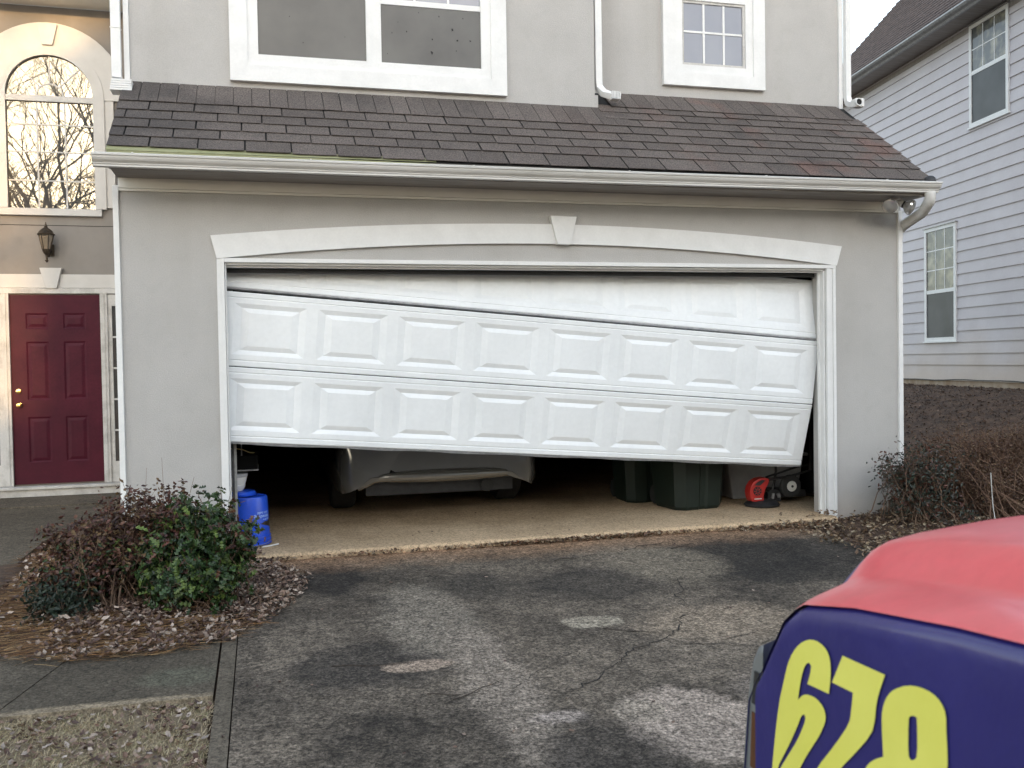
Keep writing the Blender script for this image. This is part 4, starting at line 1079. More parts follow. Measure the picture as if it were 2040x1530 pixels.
for i in range(8):
    t = i * math.pi / 4; c_, s_ = math.cos(t), math.sin(t)
    b.hexa([(TX - 0.022 + r * c_ - o * s_, yy, 0.150 + r * s_ + o * c_) for (r, o, yy) in ((.012, -.0025, TY - .056), (.012, -.0025, TY - .0525), (.012, .0025, TY - .0525), (.012, .0025, TY - .056), (.038, -.0025, TY - .056), (.038, -.0025, TY - .0525), (.038, .0025, TY - .0525), (.038, .0025, TY - .056))])
part(b, 'vent_grille', 'redtool', tr)
b = MB(); b.box(TX - 0.055, TX + 0.02, TY - 0.049, TY - 0.0455, 0.075, 0.083); part(b, 'stripe', 'white_plastic', tr)
b = MB(); b.extr([(TX - 0.05, TY - 0.052, 0.205), (TX + 0.0, TY - 0.052, 0.20), (TX + 0.06, TY - 0.052, 0.245), (TX + 0.03, TY - 0.052, 0.25), (TX - 0.02, TY - 0.052, 0.235)], (0, 0.007, 0)); part(b, 'handle_slot', 'blackplastic', tr)
b = MB(); b.tube([(TX + 0.09, TY, 0.245), (TX + 0.35, TY + 0.05, 0.25), (TX + 0.62, TY + 0.10, 0.30), (TX + 0.7, TY + 0.2, 0.9)], 0.014, 8); part(b, 'shaft', 'blackplastic', tr)

# --- lawn mower corner: black wheel with pale hub
mw = thing('lawn_mower', 'black wheeled mower deck with a pale hub wheel next to the right jamb', 'lawn mower', (5.05, 0.75, 0))
def yz_wheel(b, x, y, z, r, w_): b.lathe([(r * 0.5, y - w_ / 2), (r * 0.9, y - w_ / 2), (r, y - w_ * 0.3), (r, y + w_ * 0.3), (r * 0.9, y + w_ / 2), (r * 0.5, y + w_ / 2)], x, z, 24, 'y')
b = MB(); yz_wheel(b, 5.00, 0.66, 0.165, 0.105, 0.05); part(b, 'tyre', 'rubber', mw, smooth=True)
b = MB(); b.lathe([(0.046, 0.625), (0.050, 0.633), (0.050, 0.64)], 5.00, 0.165, 20, 'y'); part(b, 'hub', 'hubwhite', mw)
b = MB(); b.lathe([(0.012, 0.620), (0.012, 0.6249)], 5.00, 0.165, 12, 'y'); part(b, 'axle_cap', 'rubber', mw)
b = MB(); b.box(4.80, 5.20, 0.72, 1.0, 0.05, 0.11); b.hexa([(4.78, 0.70, 0.02), (4.93, 0.70, 0.02), (4.93, 0.9, 0.02), (4.78, 0.9, 0.02), (4.82, 0.72, 0.13), (4.9, 0.72, 0.13), (4.9, 0.88, 0.13), (4.82, 0.88, 0.13)]); b.tube([(4.86, 0.74, 0.12), (4.9, 0.74, 0.30), (4.95, 0.9, 0.75)], 0.012, 6); b.tube([(4.78, 0.72, 0.25), (5.1, 0.72, 0.33), (5.3, 0.8, 0.34)], 0.010, 6)
part(b, 'deck', 'blackplastic', mw)
b = MB(); b.tube([(4.83, 0.69, 0.05), (4.84, 0.69, 0.10)], 0.016, 8); b.tube([(4.90, 0.69, 0.06), (4.89, 0.69, 0.095)], 0.018, 8); part(b, 'linkage', 'steel', mw)

# --- blue bucket, upside down, with its print
bk = thing('bucket', 'upside-down blue plastic bucket by the left jamb with pale lettering and a dark scuff', 'bucket', (0.135, 0.37, 0))
BX, BY = 0.135, 0.37
prof = [(0.150, 0.002), (0.156, 0.006), (0.156, 0.014), (0.149, 0.018), (0.149, 0.030), (0.154, 0.034), (0.154, 0.041), (0.148, 0.045), (0.148, 0.060), (0.152, 0.064), (0.151, 0.071), (0.144, 0.076), (0.142, 0.12), (0.130, 0.355), (0.126, 0.368), (0.118, 0.372), (0.116, 0.366), (0.05, 0.364)]
b = MB(); b.lathe(prof, BX, BY, 40); part(b, 'bucket_body', 'blue_bucket', bk, smooth=True)
b = MB(); pth = [(BX + 0.160 * math.cos(t), BY + 0.160 * math.sin(t), 0.028 - 0.022 * math.sin((t - R(190)) / R(150) * math.pi)) for t in [R(190 + 150 * i / 20) for i in range(21)]]; b.tube(pth, 0.0022, 5); part(b, 'bail_wire', 'steel', bk)
def on_bucket(a, z, off=0.0012):
    r = 0.142 + (0.130 - 0.142) * (z - 0.12) / 0.235 + off; return (BX + r * math.cos(a), BY + r * math.sin(a), z)
# lettering wraps round the bucket, upside down because the bucket is
def bucket_text(txt, z, size, a0):
    cu = bpy.data.curves.new('txt', 'FONT'); cu.body = txt; cu.size = size; cu.offset = 0.0006
    ob = bpy.data.objects.new('txt', cu); COL.objects.link(ob)
    me = bpy.data.meshes.new_from_object(ob.evaluated_get(bpy.context.evaluated_depsgraph_get()))
    bpy.data.objects.remove(ob); bpy.data.curves.remove(cu)
    for v in me.vertices:
        u, h = v.co.x, v.co.y
        p = on_bucket(a0 - u / 0.137, z - h); v.co = Vector(p) - Vector((0.135, 0.37, 0))
    me.name = 'print'; return obj('lettering', me, M['scuff'], bk)
bucket_text("Let's build", 0.258, 0.026, R(338)); bucket_text("something", 0.232, 0.034, R(342)); bucket_text("together", 0.204, 0.022, R(344))
b = MB(); N_ = 14
ed = []
for i in range(N_ + 1):
    t = i / N_; a = R(300 + 60 * t); w_ = 0.028 * t ** 0.8
    ed.append((on_bucket(a, 0.170 + w_ * 0.8 - 0.004 * math.sin(i), 0.001), on_bucket(a, 0.170 - w_ * 1.5, 0.001)))
for i in range(N_): b.quad(ed[i][1], ed[i + 1][1], ed[i + 1][0], ed[i][0])
part(b, 'scuff_mark', 'bronze', bk)
# --- blue lid and white tub on top
ld = thing('flat_cover', 'dark blue disc cover lying on top of the upturned blue bucket behind the jamb', 'cover', (0.05, 0.40, 0.374))
b = MB(); b.lathe([(0.09, 0.374), (0.105, 0.376), (0.108, 0.390), (0.095, 0.408), (0.02, 0.409)], 0.075, 0.40, 28); part(b, 'disc', 'blue_bucket', ld, smooth=True)
tb = thing('plastic_tub', 'white plastic tub with a grey lid standing on the upturned blue bucket', 'tub', (0.02, 0.40, 0.41))
b = MB(); b.lathe([(0.060, 0.411), (0.078, 0.440), (0.083, 0.458), (0.080, 0.461), (0.092, 0.500), (0.094, 0.520)], 0.022, 0.40, 26); part(b, 'tub_body', 'white_plastic', tb, smooth=True)
b = MB(); b.lathe([(0.098, 0.521), (0.102, 0.528), (0.100, 0.545), (0.02, 0.549)], 0.022, 0.40, 26); part(b, 'lid', 'tote', tb, smooth=True)
# --- dark shelf rack
sh = thing('shelf_rack', 'black metal shelf rack with a silver edge above the blue bucket', 'shelf rack', (-0.1, 0.5, 0.5))
b = MB(); b.box(-0.30, 0.205, 0.38, 0.75, 0.562, 0.572); part(b, 'shelf_edge', 'steel', sh)
b = MB(); b.box(-0.30, 0.20, 0.385, 0.75, 0.573, 0.68); part(b, 'shelf_box', 'deepblack', sh)
b = MB(); b.box(0.075, 0.085, 0.40, 0.41, 0.681, 0.98); b.box(-0.3, 0.085, 0.40, 0.41, 0.981, 0.99); b.box(-0.3, -0.28, 0.4, 0.42, 0.0, 0.561); b.box(-0.3, -0.28, 0.73, 0.75, 0, 0.561); part(b, 'rail', 'steel', sh)
wr = MB(); wr.tube([(-0.05, 0.37, 0.735), (0.03, 0.37, 0.742), (0.09, 0.37, 0.73), (0.14, 0.37, 0.705), (0.175, 0.37, 0.703)], 0.004, 6); wr.build('wire', M['wire'], None, smooth=True, label='short yellowish cable end poking out over the black shelf rack', cat='cable')
sk = MB(); sk.tube([(0.22, 0.16, 0.007), (0.285, 0.19, 0.008), (0.34, 0.23, 0.010)], 0.006, 6); sk.build('stick', M['white_plastic'], None, label='small white plastic stick on the slab beside the blue bucket', cat='stick')

# ================================================================ VAN in the foreground
van = thing('wrapped_van', 'van in red and dark blue vinyl with big yellow numerals 678, in the foreground', 'van', (1.9, -8.0, 0))
VL = (1.9, -8.0, 0)
def vp(b, name, m, **kw): return part(b, name, m, van, **kw)
ZE_T = [(-5.600, 0.70), (-5.650, 0.80), (-5.690, 0.850), (-5.719, 0.894), (-5.759, 0.951), (-5.79, 0.975), (-5.818, 0.990), (-5.948, 1.0175), (-6.149, 1.045), (-6.258, 1.0555), (-6.6, 1.085), (-7.0, 1.12)]
def ze(y):
    if y >= ZE_T[0][0]: return ZE_T[0][1]
    for i in range(len(ZE_T) - 1):
        a, c = ZE_T[i], ZE_T[i + 1]
        if a[0] >= y >= c[0]: return a[1] + (c[1] - a[1]) * (a[0] - y) / (a[0] - c[0])
    return ZE_T[-1][1]
OFF = [(1.068, 0.000), (1.10, 0.010), (1.15, 0.018), (1.178, 0.023), (1.192, 0.028), (1.222, 0.052), (1.250, 0.071), (1.268, 0.077), (1.34, 0.083), (1.50, 0.090), (1.72, 0.096), (1.9, 0.098)]
OFF = OFF + [(3.8 - x, z) for x, z in reversed(OFF[:-1])]
def nose(x):
    t = abs(x - 1.9) / 0.835; return 0.13 * (1 - t ** 2.2)
yy_ = [-5.79, -5.818, -5.86, -5.948, -6.05, -6.149, -6.258, -6.4, -6.6, -6.8, -7.0]
b = MB()
for y in yy_:
    for x, dz in OFF: b.v.append((x, y + nose(x), ze(y) + dz * min(1, (-5.66 - y) / 0.12 + 0.25)))
k = len(OFF)
for i in range(len(yy_) - 1):
    for j in range(k - 1): b.f.append((i * k + j, i * k + j + 1, (i + 1) * k + j + 1, (i + 1) * k + j))
hood = vp(b, 'hood', 'vanred', smooth=True)
b = MB(); yn_ = [-5.56, -5.60, -5.64, -5.67, -5.69, -5.719, -5.74, -5.759, -5.775, -5.789]
for y in yn_:
    for x, dz in OFF: b.v.append((x, y + nose(x), (ze(y) if y < -5.6 else 0.5) + dz * min(1, max(0, (-5.66 - y) / 0.12 + 0.25)) - 0.002))
for i in range(len(yn_) - 1):
    for j in range(k - 1): b.f.append((i * k + j, i * k + j + 1, (i + 1) * k + j + 1, (i + 1) * k + j))
vp(b, 'nose_panel', 'vanblue', smooth=True)
for p in hood.data.polygons: p.use_smooth = True
# blue side: fender with a rounded shoulder
def side(sx, name):
    b = MB(); px = lambda d: (1.068 - d) if sx < 0 else (3.8 - 1.068 + d)
    ys_ = [-5.672, -5.69, -5.705, -5.719, -5.74, -5.759, -5.79, -5.818, -5.88, -5.948, -6.05, -6.149, -6.258, -6.4, -6.6, -6.8, -7.0]
    rows = []
    for y in ys_:
        z = ze(y) - 0.002
        rows.append([(px(-0.010), z), (px(-0.004), z - 0.003), (px(0.001), z - 0.010), (px(0.004), z - 0.020), (px(0.0055), z - 0.034), (px(0.0055), z - 0.06 if z - .06 > .5 else .5), (px(0.0065), 0.60), (px(0.0045), 0.45)])
    for i, y in enumerate(ys_):
        for x, z in rows[i]: b.v.append((x, y, z))
    k = 8
    for i in range(len(ys_) - 1):
        for j in range(k - 1): b.f.append((i * k + j, i * k + j + 1, (i + 1) * k + j + 1, (i + 1) * k + j))
    return vp(b, name, 'vanblue', smooth=True)
side(-1, 'fender'); side(1, 'fender')
SIX = [(-5.724, 0.66), (-5.73, 0.695), (-5.74, 0.752), (-5.754, 0.815), (-5.771, 0.86), (-5.781, 0.886), (-5.795, 0.908), (-5.815, 0.928), (-5.839, 0.942), (-5.86, 0.947), (-5.881, 0.945), (-5.894, 0.937), (-5.899, 0.923), (-5.899, 0.902), (-5.894, 0.876), (-5.837, 0.872), (-5.845, 0.89), (-5.848, 0.903), (-5.843, 0.907), (-5.836, 0.904), (-5.829, 0.896), (-5.821, 0.879), (-5.814, 0.855), (-5.81, 0.838), (-5.826, 0.852), (-5.843, 0.857), (-5.861, 0.858), (-5.879, 0.852), (-5.886, 0.841), (-5.884, 0.829), (-5.87, 0.805), (-5.851, 0.781), (-5.832, 0.757), (-5.812, 0.727), (-5.786, 0.688), (-5.754, 0.656), (-5.732, 0.649)]
SIX_H = [(-5.82, 0.817), (-5.828, 0.821), (-5.831, 0.817), (-5.827, 0.805), (-5.807, 0.772), (-5.782, 0.74), (-5.757, 0.708), (-5.747, 0.694), (-5.749, 0.706), (-5.76, 0.722), (-5.787, 0.761), (-5.808, 0.795)]
SEV = [(-5.929, 0.944), (-6.025, 0.947), (-6.01, 0.914), (-6.005, 0.896), (-6.003, 0.878), (-5.995, 0.854), (-5.96, 0.815), (-5.922, 0.776), (-5.882, 0.73), (-5.86, 0.69), (-5.82, 0.69), (-5.86, 0.75), (-5.91, 0.807), (-5.944, 0.85), (-5.949, 0.871), (-5.953, 0.898), (-5.902, 0.896)]
EIG = [(-6.03, 0.921), (-6.044, 0.934), (-6.07, 0.948), (-6.095, 0.954), (-6.118, 0.954), (-6.133, 0.948), (-6.142, 0.936), (-6.142, 0.914), (-6.144, 0.887), (-6.144, 0.87), (-6.139, 0.843), (-6.11, 0.80), (-6.06, 0.76), (-6.006, 0.74), (-5.975, 0.76), (-5.975, 0.792), (-5.987, 0.81), (-6.003, 0.823), (-6.02, 0.833), (-6.018, 0.862), (-6.017, 0.888), (-6.021, 0.905)]
EIG_H = [(-6.072, 0.903), (-6.075, 0.909), (-6.082, 0.912), (-6.088, 0.912), (-6.089, 0.901), (-6.089, 0.861), (-6.081, 0.853), (-6.075, 0.852), (-6.071, 0.857)]
def numeral(outer, hole=None):
    def chaikin(L_):
        out = []
        for i in range(len(L_)):
            p, q, r = L_[i - 1], L_[i], L_[(i + 1) % len(L_)]
            a = (Vector(q) - Vector(p)); c = (Vector(r) - Vector(q))
            if a.length > 0 and c.length > 0 and a.angle(c) > R(50): out.append(q)
            else: out += [tuple(Vector(q).lerp(Vector(p), 0.25)), tuple(Vector(q).lerp(Vector(r), 0.25))]
        return out
    loops = [chaikin(outer)] + ([chaikin(hole)] if hole else [])
    pts = [Vector((y, z, 0)) for L_ in loops for (y, z) in L_]
    tris = tessellate_polygon([[Vector((y, z, 0)) for y, z in L_] for L_ in loops])
    b = MB(); b.v = [(1.0600, p.x, p.y) for p in pts]; b.f = [tuple(t) for t in tris]
    return vp(b, 'numeral', 'vanyellow')
numeral(SIX, SIX_H); numeral(SEV); numeral(EIG, EIG_H)
# headlight wrapping round the front corner
b = MB(); n = 10
hl = [(-5.683, 0.884), (-5.668, 0.876), (-5.650, 0.850), (-5.638, 0.815), (-5.628, 0.766), (-5.618, 0.70), (-5.612, 0.643), (-5.61, 0.56), (-5.655, 0.56), (-5.664, 0.66), (-5.674, 0.76), (-5.682, 0.85)]
rows = []
for (x, dy, sh_) in ((1.072, 0.0, 0.94), (1.078, 0.008, 1.0), (1.10, 0.022, 1.0), (1.16, 0.045, 1.0), (1.35, 0.085, 1.0)):
    rows.append([(x, y + dy, 0.72 + (z - 0.72) * sh_) for y, z in hl])
for r in rows: b.v += r
k = len(hl)
for i in range(len(rows) - 1):
    for j in range(k): l = (j + 1) % k; b.f.append((i * k + j, i * k + l, (i + 1) * k + l, (i + 1) * k + j))
b.f.append(tuple(range(k))); b.f.append(tuple((len(rows) - 1) * k + j for j in reversed(range(k))))
lens = vp(b, 'headlight', 'lens', smooth=True)
b = MB(); b.extr([(1.0690, -5.660, 0.66), (1.0690, -5.640, 0.66), (1.0690, -5.648, 0.76), (1.0690, -5.667, 0.76)], (0.002, 0, 0)); b.v = [(x - VL[0], y - VL[1], z) for x, y, z in b.v]; b.build('turn_signal', M['amber'], lens)
b = MB(); b.extr([(1.0692, -5.668, 0.775), (1.0692, -5.648, 0.775), (1.0692, -5.658, 0.835), (1.0692, -5.674, 0.835)], (0.002, 0, 0)); b.v = [(x - VL[0], y - VL[1], z) for x, y, z in b.v]; b.build('reflector', M['blackplastic'], lens)
# grille, bumper, doors, cabin, wheels (mostly out of frame)
b = MB(); b.box(1.36, 2.44, -5.56, -5.47, 0.56, 0.80); vp(b, 'grille', 'blackplastic', bevel=0.02)
b = MB(); b.box(1.06, 2.74, -5.75, -5.54, 0.30, 0.555); vp(b, 'bumper', 'vanblue', bevel=0.05)
for x in (1.064, 2.716):
    b = MB(); b.box(x, x + 0.02, -10.3, -7.005, 0.45, 1.13); vp(b, 'side_panel', 'vanblue')
    b = MB(); b.box(x + 0.001, x + 0.019, -7.0, -5.70, 0.28, 0.45); vp(b, 'rocker', 'blackplastic')
    for y in (-6.25, -9.3):
        b = MB(); xx = x - 0.02 if x < 2 else x + 0.04; b.lathe([(0.18, xx), (0.31, xx), (0.335, xx + 0.02), (0.335, xx + 0.18 * (1 if x < 2 else -1)), (0.18, xx + 0.18 * (1 if x < 2 else -1))], y, 0.10, 26, 'x'); vp(b, 'tyre', 'rubber', smooth=True)
b = MB(); b.hexa([(1.07, -7.01, 1.12), (2.73, -7.01, 1.12), (2.73, -10.3, 1.12), (1.07, -10.3, 1.12), (1.22, -7.75, 1.80), (2.58, -7.75, 1.80), (2.58, -10.2, 1.80), (1.22, -10.2, 1.80)]); vp(b, 'cabin_glass', 'n_screen')
b = MB(); b.box(1.20, 2.60, -10.2, -7.8, 1.80, 1.86); vp(b, 'cabin_roof', 'vanblue', bevel=0.02)
b = MB(); b.box(1.09, 2.71, -10.31, -10.29, 0.45, 1.12); b.box(1.09, 2.71, -10.2, -5.8, 0.25, 0.40); vp(b, 'chassis', 'blackplastic')

# ================================================================ NEIGHBOUR'S HOUSE
nb = thing('neighbour_house', 'pale grey-lilac lap-sided house with two sash windows and a brown roof, standing on the right', 'house')
A_ = R(9.5); U = Vector((math.sin(A_), math.cos(A_), 0)); Nn = Vector((-math.cos(A_), math.sin(A_), 0)); NP = Vector((10.639, 3.795, 0))
def nq(u, n, z): return tuple(NP + U * u + Nn * n + Vector((0, 0, z)))
def nbox(b, u0, u1, n0, n1, z0, z1):
    b.hexa([nq(u0, n1, z0), nq(u0, n0, z0), nq(u1, n0, z0), nq(u1, n1, z0), nq(u0, n1, z1), nq(u0, n0, z1), nq(u1, n0, z1), nq(u1, n1, z1)])
UA, UB = -5.5, 6.3
b = MB(); nbox(b, UA, UB, -8.0, -0.03, 0.2, 6.45); b.build('core_wall', M['dark'], nb)
b = MB(); nbox(b, UA - .02, UB + .02, -8.05, -0.005, 0.2, 0.985); b.build('foundation', M['foundation'], nb)
EXP = 0.1787
bb = MB(); L_ = UB - UA
zb0 = 1.019 - 0.0002
z = 0.985; k = 0
while z < 6.40:
    b = MB(); b.hexa([nq(UA, 0.006, z + EXP + 0.02), nq(UA, -0.02, z + EXP + 0.02), nq(UB, -0.02, z + EXP + 0.02), nq(UB, 0.006 - 0.004, z + EXP + 0.02), nq(UA, 0.020, z), nq(UA, -0.02, z), nq(UB, -0.02, z), nq(UB, 0.020, z)])
    z0_ = z if k else 0.945
    b = MB(); zt = z0_ + (EXP if k else (1.198 - 0.945)) + 0.012
    b.v = [nq(UA, 0.024, z0_), nq(UB, 0.024, z0_), nq(UB, 0.003, zt), nq(UA, 0.003, zt), nq(UA, -0.01, z0_), nq(UB, -0.01, z0_), nq(UB, -0.012, zt), nq(UA, -0.012, zt)]
    b.f = [(0, 3, 2, 1), (4, 5, 6, 7), (0, 1, 5, 4), (3, 7, 6, 2), (0, 4, 7, 3), (1, 2, 6, 5)]
    b.build('siding_board', M['siding'], nb, merge=True)
    z = z0_ + EXP if k else 1.198
    k += 1
b = MB()
pc = [nq(u, 0.026, 0.955 + 0.010 * math.sin(u * 1.7) + 0.006 * math.sin(u * 5)) for u in np.arange(UA, UB, 0.3)]; b.tube(pc, 0.010, 5); b.build('cable', M['blackplastic'], nb)
def nwin(u0, u1, z0, z1, zm, rows):
    f = MB(); t = 0.058; o = 0.040
    nbox(f, u0, u1, 0.004, o, z0, z0 + t); nbox(f, u0, u1, 0.004, o, z1 - t, z1); nbox(f, u0, u0 + t, 0.004, o, z0 + t, z1 - t); nbox(f, u1 - t, u1, 0.004, o, z0 + t, z1 - t)
    f = f.build('window', M['white'], nb)
    b = MB(); nbox(b, u0 - 0.03, u1 + 0.03, 0.004, 0.055, z0 - 0.025, z0 - 0.001); b.build('sill', M['white'], f)
    b = MB(); nbox(b, u0 - 0.02, u1 + 0.02, 0.004, 0.060, z1 + 0.001, z1 + 0.016); b.build('head_flashing', M['steel'], f)
    b = MB(); nbox(b, u0 + t, u1 - t, 0.004, 0.034, zm - 0.03, zm + 0.03); b.build('meeting_rail', M['white'], f)
    b = MB(); nbox(b, u0 + t, u1 - t, 0.020, 0.024, zm + 0.03, z1 - t); b.build('pane', M['n_glass'], f)
    b = MB(); nbox(b, u0 + t, u1 - t, 0.020, 0.0262, z0 + t, zm - 0.03); b.build('screen_pane', M['n_screen'], f)
    w3 = (u1 - u0 - 2 * t) / 3
    for i in (1, 2):
        b = MB(); nbox(b, u0 + t + w3 * i - 0.008, u0 + t + w3 * i + 0.008, 0.0242, 0.028, zm + 0.03, z1 - t); b.build('muntin', M['white'], f)
    for r in range(1, rows):
        zz = zm + 0.03 + (z1 - t - zm - 0.03) * r / rows
        b = MB(); nbox(b, u0 + t, u1 - t, 0.0241, 0.0278, zz - 0.008, zz + 0.008); b.build('muntin', M['white'], f)
nwin(1.63, 2.56, 1.585, 3.455, 2.40, 3)
nwin(0.28, 1.245, 4.83, 6.37, 5.64, 2)
# eave: soffit, gutter, roof
b = MB(); nbox(b, UA - 0.3, UB + 0.25, 0.002, 0.40, 6.42, 6.44); b.build('soffit', M['soffit'], nb)
b = MB(); nbox(b, UA - 0.3, UB + 0.25, 0.0, 0.022, 6.30, 6.419); b.build('frieze_board', M['soffit'], nb)
b = MB()
gpn = [(0.40, 6.40), (0.44, 6.40), (0.46, 6.43), (0.50, 6.46), (0.52, 6.49), (0.52, 6.51), (0.505, 6.51), (0.40, 6.51)]
b.v = [nq(UA - 0.3, n, z) for n, z in gpn] + [nq(UB + 0.25, n, z) for n, z in gpn]; k = len(gpn)
b.f = [tuple(range(k)), tuple(range(2 * k - 1, k - 1, -1))] + [(i, (i + 1) % k, k + (i + 1) % k, k + i) for i in range(k)]
b.build('gutter', M['steel'], nb, merge=True)
PT = 1.08      # steep roof
b = MB(); b.v = [nq(UA - .3, 0.44, 6.50), nq(UB + .25, 0.44, 6.50), nq(UB + .25, -4.0, 6.50 + 4.44 * PT), nq(UA - .3, -4.0, 6.50 + 4.44 * PT), nq(UB + .25, -8.4, 6.50), nq(UA - .3, -8.4, 6.50)]
b.f = [(0, 1, 2, 3), (3, 2, 4, 5), (0, 3, 5), (1, 4, 2)]; b.build('roof', M['nroof'], nb)
rb = MB(); c = 0
sl_ = math.sqrt(1 + PT * PT); 
while c * 0.145 / sl_ < 4.40:
    d0 = c * 0.145 / sl_; d1 = d0 + 0.15 / sl_
    q = lambda u, d, h: nq(u, 0.46 - d, 6.505 + d * PT + h)
    rb.v += [q(UA - .32, d0, 0.03), q(UB + .27, d0, 0.03), q(UB + .27, d1, 0.003), q(UA - .32, d1, 0.003), q(UA - .32, d0, 0.0), q(UB + .27, d0, 0.0)]
    n = len(rb.v) - 6; rb.f += [(n, n + 1, n + 2, n + 3), (n + 4, n + 5, n + 1, n)]; c += 1
rb.build('shingle_courses', M['nroof'], nb, kind='stuff')
exec_vegetation = True

# ================================================================ VEGETATION
def leaf_cloud(items, shape='leaf', name='foliage', m='leaf', parent=None, rng=random, kind='stuff', **kw):
    """items: (pos, normal-ish dir, size, colour)"""
    V, F, C = [], [], []
    for (p, d, s, c) in items:
        d = Vector(d)
        if d.length < 1e-6: d = Vector((0, 0, 1))
        d.normalize(); a = d.orthogonal().normalized()
        t = rng.uniform(0, 6.283); e = d.cross(a)
        ax = a * math.cos(t) + e * math.sin(t); ay = d.cross(ax)
        p = Vector(p); n = len(V)
        if shape == 'leaf':      # pointed oval folded on the midrib
            cu = rng.uniform(0.0, 0.35)
            pts = [(-1, 0, 0), (-0.35, -0.42, cu), (0.35, -0.36, cu), (1, 0, 0.1), (0.35, 0.36, cu), (-0.35, 0.42, cu), (0, 0, -0.05)]
            fs = [(0, 1, 6), (1, 2, 6), (2, 3, 6), (3, 4, 6), (4, 5, 6), (5, 0, 6)]
        elif shape == 'spiny':
            cu = rng.uniform(0.1, 0.35)
            pts = [(-1, 0, 0), (-0.62, -0.5, cu), (-0.3, -0.16, 0.05), (0.0, -0.55, cu), (0.3, -0.15, 0.05), (0.62, -0.42, cu), (1.05, 0, -0.15), (0.62, 0.42, cu), (0.3, 0.15, 0.05), (0, 0.55, cu), (-0.3, 0.16, 0.05), (-0.62, 0.5, cu)]
            fs = [(0, 1, 2, 10, 11), (2, 3, 4, 8, 9, 10)[:6], (4, 5, 6, 7, 8)]
        elif shape == 'curl':    # dry curled leaf
            k1 = rng.uniform(0.25, 0.7)
            pts = [(-1, 0, k1 * 0.6), (-0.3, -0.5, k1 * .5), (0.4, -0.38, k1 * .3), (1, 0, k1), (0.4, 0.38, k1 * .5), (-0.3, 0.5, k1), (0, 0, -0.05)]
            fs = [(0, 1, 6), (1, 2, 6), (2, 3, 6), (3, 4, 6), (4, 5, 6), (5, 0, 6)]
        else:                    # blade
            wv = 0.035
            pts = [(-1, -wv, 0), (0, -wv, 0.12), (1, 0, 0), (0, wv, 0.12), (-1, wv, 0)]; fs = [(0, 1, 3, 4), (1, 2, 3)]
        for (x, y, z) in pts: V.append(tuple(p + (ax * x + ay * y + d * z) * s))
        for f in fs: F.append(tuple(n + i for i in f)); C.append(c)
    me = bpy.data.meshes.new(name); me.from_pydata(V, [], F)
    at = me.attributes.new('tint', 'FLOAT_COLOR', 'FACE')
    arr = np.ones((len(F), 4), dtype=np.float32); arr[:, :3] = np.array(C, dtype=np.float32); at.data.foreach_set('color', arr.ravel())
    me.update()
    return obj(name, me, M[m], parent, kind=kind, **kw)

def wig(a, c, n, amt, rng):
    a, c = Vector(a), Vector(c); out = [a]
    for i in range(1, n):
        t = i / n; p = a.lerp(c, t) + Vector((rng.uniform(-1, 1), rng.uniform(-1, 1), rng.uniform(-.6, .6))) * amt * (c - a).length
        out.append(p)
    out.append(c); return out

def shrub(name, label, cat, base, blobs, nstem, leafn, leaf_fn, seed, rstem=0.006, shape='leaf', m='leaf', stem_m='stem', twigs=3, group=None, leafsize=0.02, spread=0.12, top_only=0.25, cluster=0.035):
    """blobs: (cx,cy,cz,rx,ry,rz,weight) ellipsoids that make up the crown"""
    rng = random.Random(seed); base = Vector(base)
    t = thing(name, label, cat, base, group)
    st = MB(); leaves = []
    ws = [b[6] for b in blobs]
    for i in range(nstem):
        bl = rng.choices(blobs, ws)[0]
        th, ph = rng.uniform(0, 6.283), math.acos(rng.uniform(-0.75, 1)); r = rng.uniform(0.45, 1.0) ** 0.5
        tip = Vector((bl[0] + bl[3] * r * math.sin(ph) * math.cos(th), bl[1] + bl[4] * r * math.sin(ph) * math.sin(th), bl[2] + bl[5] * r * math.cos(ph)))
        root = base + Vector((rng.gauss(0, spread), rng.gauss(0, spread), 0)); root.x += (tip.x - base.x) * 0.45; root.y += (tip.y - base.y) * 0.4
        root.z = ground_z(root.x, root.y) - 0.01
        path = wig(root, tip, 5, 0.07, rng)
        st.tube([p - base for p in path], [rstem, rstem * .85, rstem * .7, rstem * .55, rstem * .4, rstem * .2], 4, cap=False)
        for k in range(twigs):
            f = rng.uniform(0.45, 0.95); j = int(f * 5); s0 = path[j].lerp(path[min(5, j + 1)], f * 5 - j)
            dr_ = (tip - root).normalized() + Vector((rng.uniform(-1, 1), rng.uniform(-1, 1), rng.uniform(-0.4, 1)))
            e = s0 + dr_.normalized() * rng.uniform(0.05, 0.16)
            tp = wig(s0, e, 3, 0.10, rng); st.tube([p - base for p in tp], [rstem * .4, rstem * .3, rstem * .25, rstem * .12], 3, cap=False)
            for q in range(leafn):
                f2 = rng.uniform(top_only, 1.05); p = s0.lerp(e, f2) + Vector((rng.gauss(0, cluster), rng.gauss(0, cluster), rng.gauss(0, cluster)))
                r_ = leaf_fn(p, rng)
                if r_ is None: continue
                c, s = r_
                out = (p - (base + Vector((0, 0, 0.15)))).normalized() * 0.6 + Vector((rng.uniform(-1, 1), rng.uniform(-1, 1), rng.uniform(-.3, 1.2)))
                leaves.append((p - base, out, s, c))
    st.build('stems', M[stem_m], t)
    if leaves: leaf_cloud(leaves, shape, 'foliage', m, t, rng)
    return t

